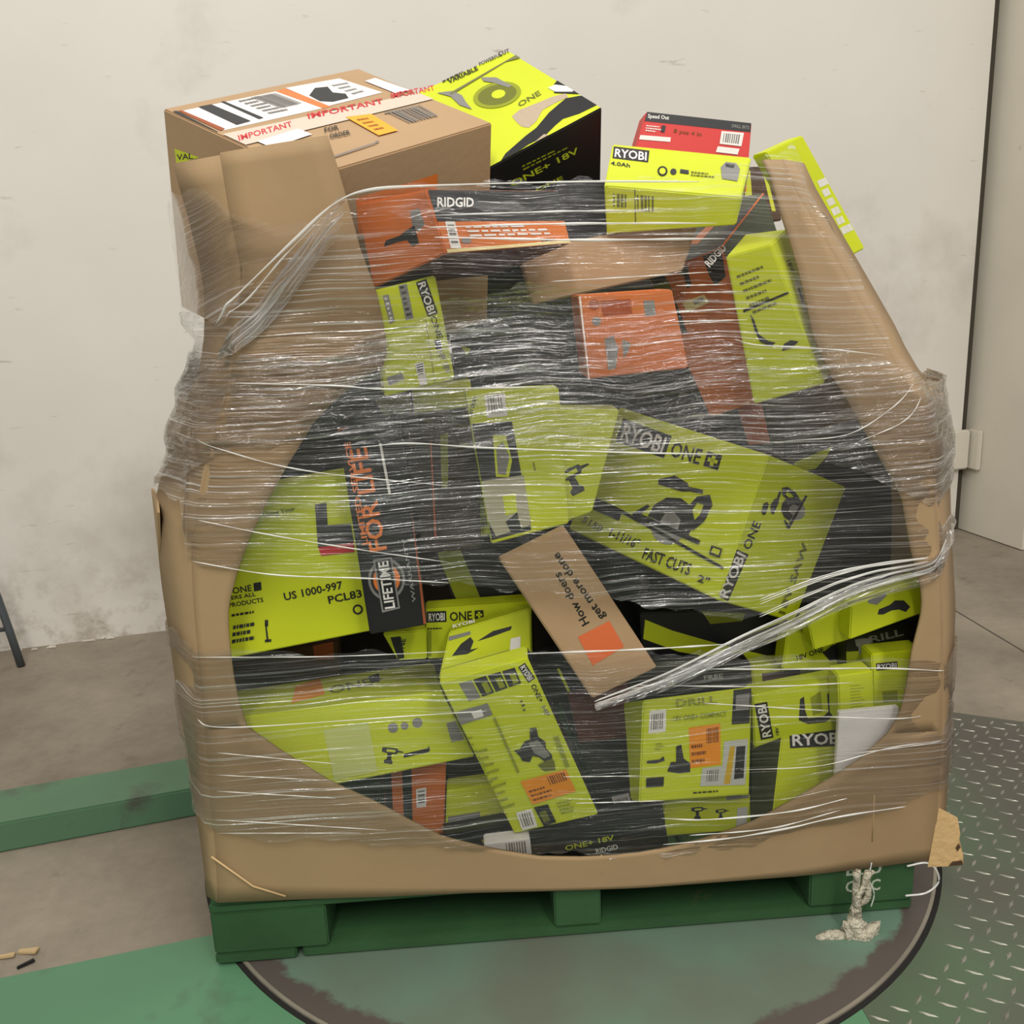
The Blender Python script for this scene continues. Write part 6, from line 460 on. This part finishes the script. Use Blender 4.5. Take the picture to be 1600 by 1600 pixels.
# ---------------------------------------------------------------- boxes of the heap
FACES={'f':(0,1,2,3),'t':(4,5,1,0),'b':(3,2,6,7),'l':(4,0,3,7),'r':(1,5,6,2),'k':(5,4,7,6)}
def frame(L,idx):
    q=L[list(idx)];o=q.mean(0);n=np.cross(q[1]-q[3],q[0]-q[2]);n=n/np.linalg.norm(n)
    if n@(o-L.mean(0))<0:n=-n
    ex=q[1]-q[0];ex=ex-n*(ex@n);ex=ex/np.linalg.norm(ex);return o,ex,np.cross(n,ex),n
HULL=[]
def face_mesh(name,P2,fr,lift,m,parent,polys):
    o_,ex,ey,n=fr;V=[o_+ex*x+ey*y+n*lift for x,y in P2];o=obj(name,V,polys,m,parent);return o
for (name,label,cat,group,O,Q,Lf,cols,decs) in BOXES:
    L=np.array(Lf,float).reshape(8,3)*1e-4
    bm=bmesh.new();vs=[bm.verts.new(v) for v in L];cen=L.mean(0)
    names=[];mats=[]
    for c in cols:
        if c not in names: names.append(c);mats.append(PAL[c])
    for k,c in zip('ftblrk',cols):
        f=bm.faces.new([vs[i] for i in FACES[k]]);f.material_index=names.index(c)
    bmesh.ops.recalc_face_normals(bm,faces=bm.faces)
    big=min(np.linalg.norm(L[0]-L[1]),np.linalg.norm(L[0]-L[4]),np.linalg.norm(L[0]-L[3]))
    bmesh.ops.bevel(bm,geom=list(bm.edges),offset=min(.0022,big*.12),segments=2,affect='EDGES')
    ob=bobj(name,bm,mats);ob.location=O;ob.rotation_mode='QUATERNION';ob.rotation_quaternion=Q
    tag(ob,label,cat,group)
    R=np.array(Quaternion(Q).to_matrix());HULL+=[np.array(O)+R@v for v in L]
    frs={k:frame(L,FACES[k]) for k in FACES}
    lift={k:.0003 for k in FACES}
    badge_=None
    for d in decs:
        k=d[1];lift[k]+=.00012;fr=frs[k]
        if d[0]=='T':
            V,F=text_mesh(d[2]);a=np.array(d[4],float)*1e-4
            P2=[a[:2]+a[2:4]*x+a[4:6]*y for x,y in V]
            face_mesh('lettering',P2,fr,lift[k],PAL[d[3]],badge_ or ob,F);badge_=None
        elif d[0]=='P':
            P2=(np.array(d[4],float)*1e-4).reshape(-1,2);badge_=face_mesh(d[2],P2,fr,lift[k],PAL[d[3]],ob,[tuple(range(len(P2)))])
            if d[2] not in ('logo_badge','seal_banner'): badge_=None
        else:
            P2=[];F=[]
            for q in d[4]:
                q=(np.array(q,float)*1e-4).reshape(-1,2);F.append(tuple(range(len(P2),len(P2)+len(q))));P2+=list(q)
            face_mesh(d[2],P2,fr,lift[k],PAL[d[3]],ob,F)
# ---------------------------------------------------------------- stretch film
for k in ('L','FL','HL','HR','FR','R','bot'): HULL+=[np.array(p)+[0,-.004,0] for p in GAY[k]]
HULL+=[np.array(p) for p in dl+dr]
HULL=np.array(HULL);CX,CY=.62,.45
def hull2(P):
    P=sorted(set(map(tuple,np.round(P,4))))
    def half(P):
        h=[]
        for p in P:
            while len(h)>1 and (h[-1][0]-h[-2][0])*(p[1]-h[-2][1])-(h[-1][1]-h[-2][1])*(p[0]-h[-2][0])<=0: h.pop()
            h.append(p)
        return h
    a=half(P);b=half(P[::-1]);return a[:-1]+b[:-1]
# sample edges of every box so that each height has points
pts=[]
nb=len(BOXES)*8
for i in range(0,nb,8):
    X=HULL[i:i+8]
    for a,b in ((0,1),(1,2),(2,3),(3,0),(4,5),(5,6),(6,7),(7,4),(0,4),(1,5),(2,6),(3,7)):
        for t in np.linspace(0,1,13): pts.append(X[a]*(1-t)+X[b]*t)
pts=np.array(pts+list(HULL[nb:]))
NA=240;ZS=np.arange(.10,1.42,.02);RAD=np.zeros((len(ZS),NA));ANG=np.linspace(-math.pi,math.pi,NA,endpoint=False)
for iz,z in enumerate(ZS):
    P=pts[np.abs(pts[:,2]-z)<.045][:,:2]
    if len(P)<4: RAD[iz]=RAD[iz-1]*.98;continue
    H=hull2(P);H=np.array(H)-[CX,CY]
    for ia,a in enumerate(ANG):
        d=np.array([math.sin(a),-math.cos(a)]);best=.05
        for j in range(len(H)):
            p=H[j];e=H[(j+1)%len(H)]-p;den=d[0]*(-e[1])+d[1]*e[0]
            if abs(den)<1e-9: continue
            t=(p[0]*(-e[1])+p[1]*e[0])/den;s=(d[0]*p[1]-d[1]*p[0])/den
            if -1e-6<=s<=1+1e-6 and t>best: best=t
        RAD[iz,ia]=best
SM=RAD.copy()
for _ in range(3):
    S2=SM.copy();S2[1:-1]=(SM[:-2]+2*SM[1:-1]+SM[2:])/4;SM=np.maximum(S2,RAD)
SM+=.003
def rad(a,z):
    fa=((a+math.pi)/(2*math.pi)*NA)%NA;i=int(fa);t=fa-i;j=(i+1)%NA
    fz=min(max((z-ZS[0])/.02,0),len(ZS)-1.001);k=int(fz);s=fz-k
    return (SM[k,i]*(1-t)+SM[k,j]*t)*(1-s)+(SM[k+1,i]*(1-t)+SM[k+1,j]*t)*s
def onfilm(a,z,off=0):
    r=rad(a,z)+off;return (CX+r*math.sin(a),CY-r*math.cos(a),z)
CC=np.array(CAMD['C'])
def toang(p):
    """point near the front of the load -> angle/height on the wrapped surface"""
    p=np.array(p,float);a=math.atan2(p[0]-CX,-(p[1]-CY));return a,p[2]
def edge(c):
    t=[toang(p) for p in c];t.sort();return [x[0] for x in t],[x[1] for x in t]
def film_mat(name,base,amp,thr,crinkle,seed,sx=2.2,sz=190,slope=.0,rough=.12,white=(228,226,220)):
    m=bpy.data.materials.new(name);m.use_nodes=True;nt=m.node_tree;nt.nodes.clear();N_=nt.nodes.new;Lk=nt.links.new
    out=N_('ShaderNodeOutputMaterial');uv=N_('ShaderNodeUVMap');sp=N_('ShaderNodeSeparateXYZ');Lk(uv.outputs[0],sp.inputs[0])
    wn=N_('ShaderNodeTexNoise');wn.inputs['Scale'].default_value=3.0;wn.inputs['Detail'].default_value=2;Lk(uv.outputs[0],wn.inputs[0])
    def math_(op,a,b=None,c=None):
        n=N_('ShaderNodeMath');n.operation=op
        for i,x in enumerate((a,b,c)):
            if x is None: continue
            if isinstance(x,(int,float)): n.inputs[i].default_value=x
            else: Lk(x,n.inputs[i])
        return n.outputs[0]
    v=math_('MULTIPLY_ADD',sp.outputs['X'],slope,sp.outputs['Y']);v=math_('MULTIPLY_ADD',wn.outputs['Fac'],.05,v)
    def streak(kx,kz,det,off):
        cb=N_('ShaderNodeCombineXYZ');Lk(math_('MULTIPLY',sp.outputs['X'],kx),cb.inputs[0]);Lk(math_('MULTIPLY',v,kz),cb.inputs[1]);cb.inputs[2].default_value=off
        n=N_('ShaderNodeTexNoise');n.inputs['Scale'].default_value=1;n.inputs['Detail'].default_value=det;n.inputs['Roughness'].default_value=.6;Lk(cb.outputs[0],n.inputs[0]);return n.outputs['Fac']
    s1=streak(sx,sz,3,seed);s2=streak(sx*2.2,sz*2.3,2,seed+7.3)
    def mr(x,a,b,c=0,d=1):
        n=N_('ShaderNodeMapRange');Lk(x,n.inputs[0]);n.inputs[1].default_value=a;n.inputs[2].default_value=b;n.inputs[3].default_value=c;n.inputs[4].default_value=d;return n.outputs[0]
    k1=mr(s1,thr,.78);k2=mr(s2,thr+.04,.80)
    pn=N_('ShaderNodeTexNoise');pn.inputs['Scale'].default_value=4.2;pn.inputs['Detail'].default_value=2;mp=N_('ShaderNodeMapping');mp.inputs['Location'].default_value=(seed,seed,0);mp.inputs['Scale'].default_value=(.6,1.5,1);Lk(uv.outputs[0],mp.inputs[0]);Lk(mp.outputs[0],pn.inputs[0])
    patch=mr(pn.outputs['Fac'],.36,.64,.35,1.25)
    al=math_('MULTIPLY',math_('MAXIMUM',k1,k2),amp);al=math_('ADD',al,base);al=math_('MULTIPLY',al,patch)
    # crinkles
    cb=N_('ShaderNodeCombineXYZ');Lk(math_('MULTIPLY',sp.outputs['X'],22),cb.inputs[0]);Lk(math_('MULTIPLY',v,95),cb.inputs[1]);cb.inputs[2].default_value=seed*3
    cn=N_('ShaderNodeTexNoise');cn.inputs['Scale'].default_value=1;cn.inputs['Detail'].default_value=3;Lk(cb.outputs[0],cn.inputs[0])
    h=math_('ADD',math_('MULTIPLY',cn.outputs['Fac'],crinkle),math_('ADD',math_('MULTIPLY',s1,.55),math_('MULTIPLY',s2,.25)))
    bp=N_('ShaderNodeBump');bp.inputs['Strength'].default_value=1;bp.inputs['Distance'].default_value=.006;Lk(h,bp.inputs['Height'])
    gl=N_('ShaderNodeBsdfGlossy');gl.inputs['Roughness'].default_value=rough;gl.inputs['Color'].default_value=(1,1,1,1);Lk(bp.outputs[0],gl.inputs['Normal'])
    df=N_('ShaderNodeBsdfDiffuse');df.inputs['Color'].default_value=lin(white);Lk(bp.outputs[0],df.inputs['Normal'])
    tr=N_('ShaderNodeBsdfTransparent')
    m1=N_('ShaderNodeMixShader');m1.inputs[0].default_value=.5;Lk(df.outputs[0],m1.inputs[1]);Lk(gl.outputs[0],m1.inputs[2])
    m2=N_('ShaderNodeMixShader');Lk(al,m2.inputs[0]);Lk(tr.outputs[0],m2.inputs[1]);Lk(m1.outputs[0],m2.inputs[2])
    fr=N_('ShaderNodeFresnel');fr.inputs['IOR'].default_value=1.35;Lk(bp.outputs[0],fr.inputs['Normal'])
    m3=N_('ShaderNodeMixShader');Lk(math_('MULTIPLY',fr.outputs[0],.8),m3.inputs[0]);Lk(m2.outputs[0],m3.inputs[1]);Lk(gl.outputs[0],m3.inputs[2])
    Lk(m3.outputs[0],out.inputs['Surface']);return m
def band(name,top,bot,off,m,parent,a0=-math.pi,a1=math.pi,nu=260,nv=26,ripple=.0015,seed=0):
    ta,tz=edge(top);ba,bz=edge(bot);V=[];F=[];UV=[];rr=random.Random(seed);ph=[rr.uniform(0,6) for _ in range(6)]
    for i in range(nu+1):
        a=a0+(a1-a0)*i/nu;z1=np.interp(a,ta,tz);z0=np.interp(a,ba,bz)
        z1+=.004*math.sin(31*a+ph[0])+.003*math.sin(77*a+ph[1]);z0+=.004*math.sin(27*a+ph[2])+.003*math.sin(69*a+ph[3])
        for j in range(nv+1):
            z=z0+(z1-z0)*j/nv
            o=off+ripple*(math.sin(z*170+2.5*a+ph[4])*math.sin(9*a+z*21+ph[5]))
            V.append(onfilm(a,z,o));UV.append((a*.62,z))
    W=nv+1
    for i in range(nu):
        for j in range(nv): F.append((i*W+j,(i+1)*W+j,(i+1)*W+j+1,i*W+j+1))
    o=obj(name,V,F,m,parent,True);uvl=o.data.uv_layers.new(name='UVMap')
    for lp in o.data.loops: uvl.data[lp.index].uv=UV[lp.vertex_index]
    return o
sf=empty('stretch_film',(0,0,0));tag(sf,'clear plastic stretch film wound around the bin and its heap of boxes','plastic wrap')
band('film_layer',FILM['at'],FILM['ab'],.003,film_mat('film_a',.03,.85,.56,.35,1.,slope=.02),sf,nv=46,seed=1)
band('film_layer',FILM['mt'],FILM['mb'],.007,film_mat('film_b',.02,.95,.53,3.5,5.,sx=3.5,slope=-.04,rough=.07),sf,seed=2)
band('film_layer',FILM['bt'],FILM['bb'],.004,film_mat('film_c',.035,.75,.58,.35,9.,sx=1.4,slope=.0),sf,seed=3)
band('film_layer',FILM['vt'],FILM['vb'],.005,film_mat('film_d',.05,.6,.57,.3,13.,slope=-.25),sf,a0=-1.35,a1=-.08,nu=90,nv=14,seed=4)
cordm=bpy.data.materials.new('film_cord');cordm.use_nodes=True
nt=cordm.node_tree;b=nt.nodes['Principled BSDF'];b.inputs['Base Color'].default_value=lin((232,230,224));b.inputs['Roughness'].default_value=.15;b.inputs['Alpha'].default_value=.62;b.inputs['Specular IOR Level'].default_value=.8
for ci,(pts_,r) in enumerate(CORDS):
    P=[]
    for p in spline(pts_,14):
        a,z=toang(p);P.append(onfilm(a,z,.009+(.004 if r>.0018 else 0)))
    rr=random.Random(ci);ph=rr.uniform(0,6)
    V,F=tubemesh(P,lambda t,r=r,ph=ph:r*(.25+.75*math.sin(math.pi*min(1,max(0,t)))**.4)*(.8+.3*math.sin(23*t+ph)),5)
    obj('film_strand',V,F,cordm,sf,True)
# the wide gathered swath that runs up to the right corner
def ribbon(name,c,w0,w1,m,n=10,off=.012,seed=0):
    P=spline(c,14);V=[];F=[];UV=[];rr=random.Random(seed)
    for i,p in enumerate(P):
        t=i/(len(P)-1);wd_=(w0*(1-t)+w1*t)*min(1,.25+t*5);a,z=toang(p)
        for j in range(n+1):
            s=j/n-.5;zz=z+s*wd_;o=off+.006*math.sin(s*22+3*t)+.003*math.sin(s*47+t*9);V.append(onfilm(a+s*wd_*.25,zz,o));UV.append((t*.5,s*wd_*1.4))
    W=n+1
    for i in range(len(P)-1):
        for j in range(n): F.append((i*W+j,(i+1)*W+j,(i+1)*W+j+1,i*W+j+1))
    o=obj(name,V,F,m,sf,True);uvl=o.data.uv_layers.new(name='UVMap')
    for lp in o.data.loops: uvl.data[lp.index].uv=UV[lp.vertex_index]
    return o
gm2=film_mat('film_gathered',.06,.85,.53,.6,21.,sx=3,sz=420)
rope=[c for c in CORDS if len(c[0])==8][0][0] if any(len(c[0])==8 for c in CORDS) else CORDS[-1][0]
ribbon('gathered_film',rope,.016,.055,gm2,14,.013)
gm3=film_mat('film_gathered_light',.06,.6,.48,.5,31.,sx=3,sz=420)
ribbon('gathered_film',CORDS[1][0],.05,.05,gm3,12,.012)
# loose film tail hanging at the lower right of the pallet
tl=empty('film_tail',EXT['tail'][0]);tag(tl,'crumpled knotted tail of stretch film hanging over the pallet at the lower right','plastic wrap')
tailm=mat('crumpled_film',(188,180,158),.25,var=.2,vscale=60,bump=1,bscale=150)
T0=Vector(EXT['tail'][0]);P=[Vector(p) for p in EXT['tail']]
rr=random.Random(8)
def blob(name,c,ax,seed,m=tailm,n=3):
    bm=bmesh.new();bmesh.ops.create_icosphere(bm,subdivisions=n,radius=1);r_=random.Random(seed);ph=[r_.uniform(0,6) for _ in range(9)]
    for v in bm.verts:
        x,y,z=v.co;k=1+.22*math.sin(5*x+3*z+ph[0])+.16*math.sin(9*z-4*x+ph[1])+.10*math.sin(17*x+13*z+ph[2])
        v.co=Vector((x*ax[0]*k,y*ax[1]*k,z*ax[2]*k))+Vector(c)
    return bobj(name,bm,m,tl,True)
L_=[p-T0 for p in P]
for k in range(6):
    Q=[]
    for i,p in enumerate(L_[:4]):
        j=.018*(1-i/3.3);Q.append(p+Vector((rr.uniform(-j,j),rr.uniform(-.006,.006),0)))
    V,F=tubemesh(spline(Q,8),lambda t,k=k:.0045+.002*math.sin(9*t+k),6);obj('film_fold',V,F,tailm,tl,True)
blob('knot',L_[4]+Vector((-.008,0,.002)),(.034,.018,.034),1);blob('film_fold',L_[5]+Vector((.004,0,.0)),(.036,.015,.016),2)
blob('film_fold',L_[3]+Vector((-.018,0,-.018)),(.018,.012,.030),5)
for k in range(3):
    Q=[L_[5]+Vector((.01,0,.004*k)),L_[6]+Vector((0,0,.005*k)),L_[7]+Vector((0,0,.004*k)),L_[8],L_[9]+Vector((.001*k,0,-.01))]
    V,F=tubemesh(spline(Q,8),lambda t,k=k:.011*(1-.6*t)+.001*math.sin(20*t+k),6);obj('film_fold',V,F,tailm,tl,True)
# thin loop of clear film beyond the right corner of the pallet
lp_=empty('film_loop',(1.2,-.01,.1));tag(lp_,'thin clear loop of loose film at the right corner of the pallet','plastic wrap')
V,F=tubemesh(spline([(-.02,0,-.005),(.012,-.002,.0),(.03,-.004,-.014),(.036,-.003,-.04),(.015,-.004,-.058),(-.02,-.002,-.062)],8),.0018,6);obj('film_strand',V,F,cordm,lp_,True)
V,F=tubemesh(spline([(-.085,-.004,.01),(-.088,-.006,-.02),(-.078,-.006,-.05),(-.082,-.006,-.075)],8),.0012,5);obj('film_strand',V,F,cordm,lp_,True)
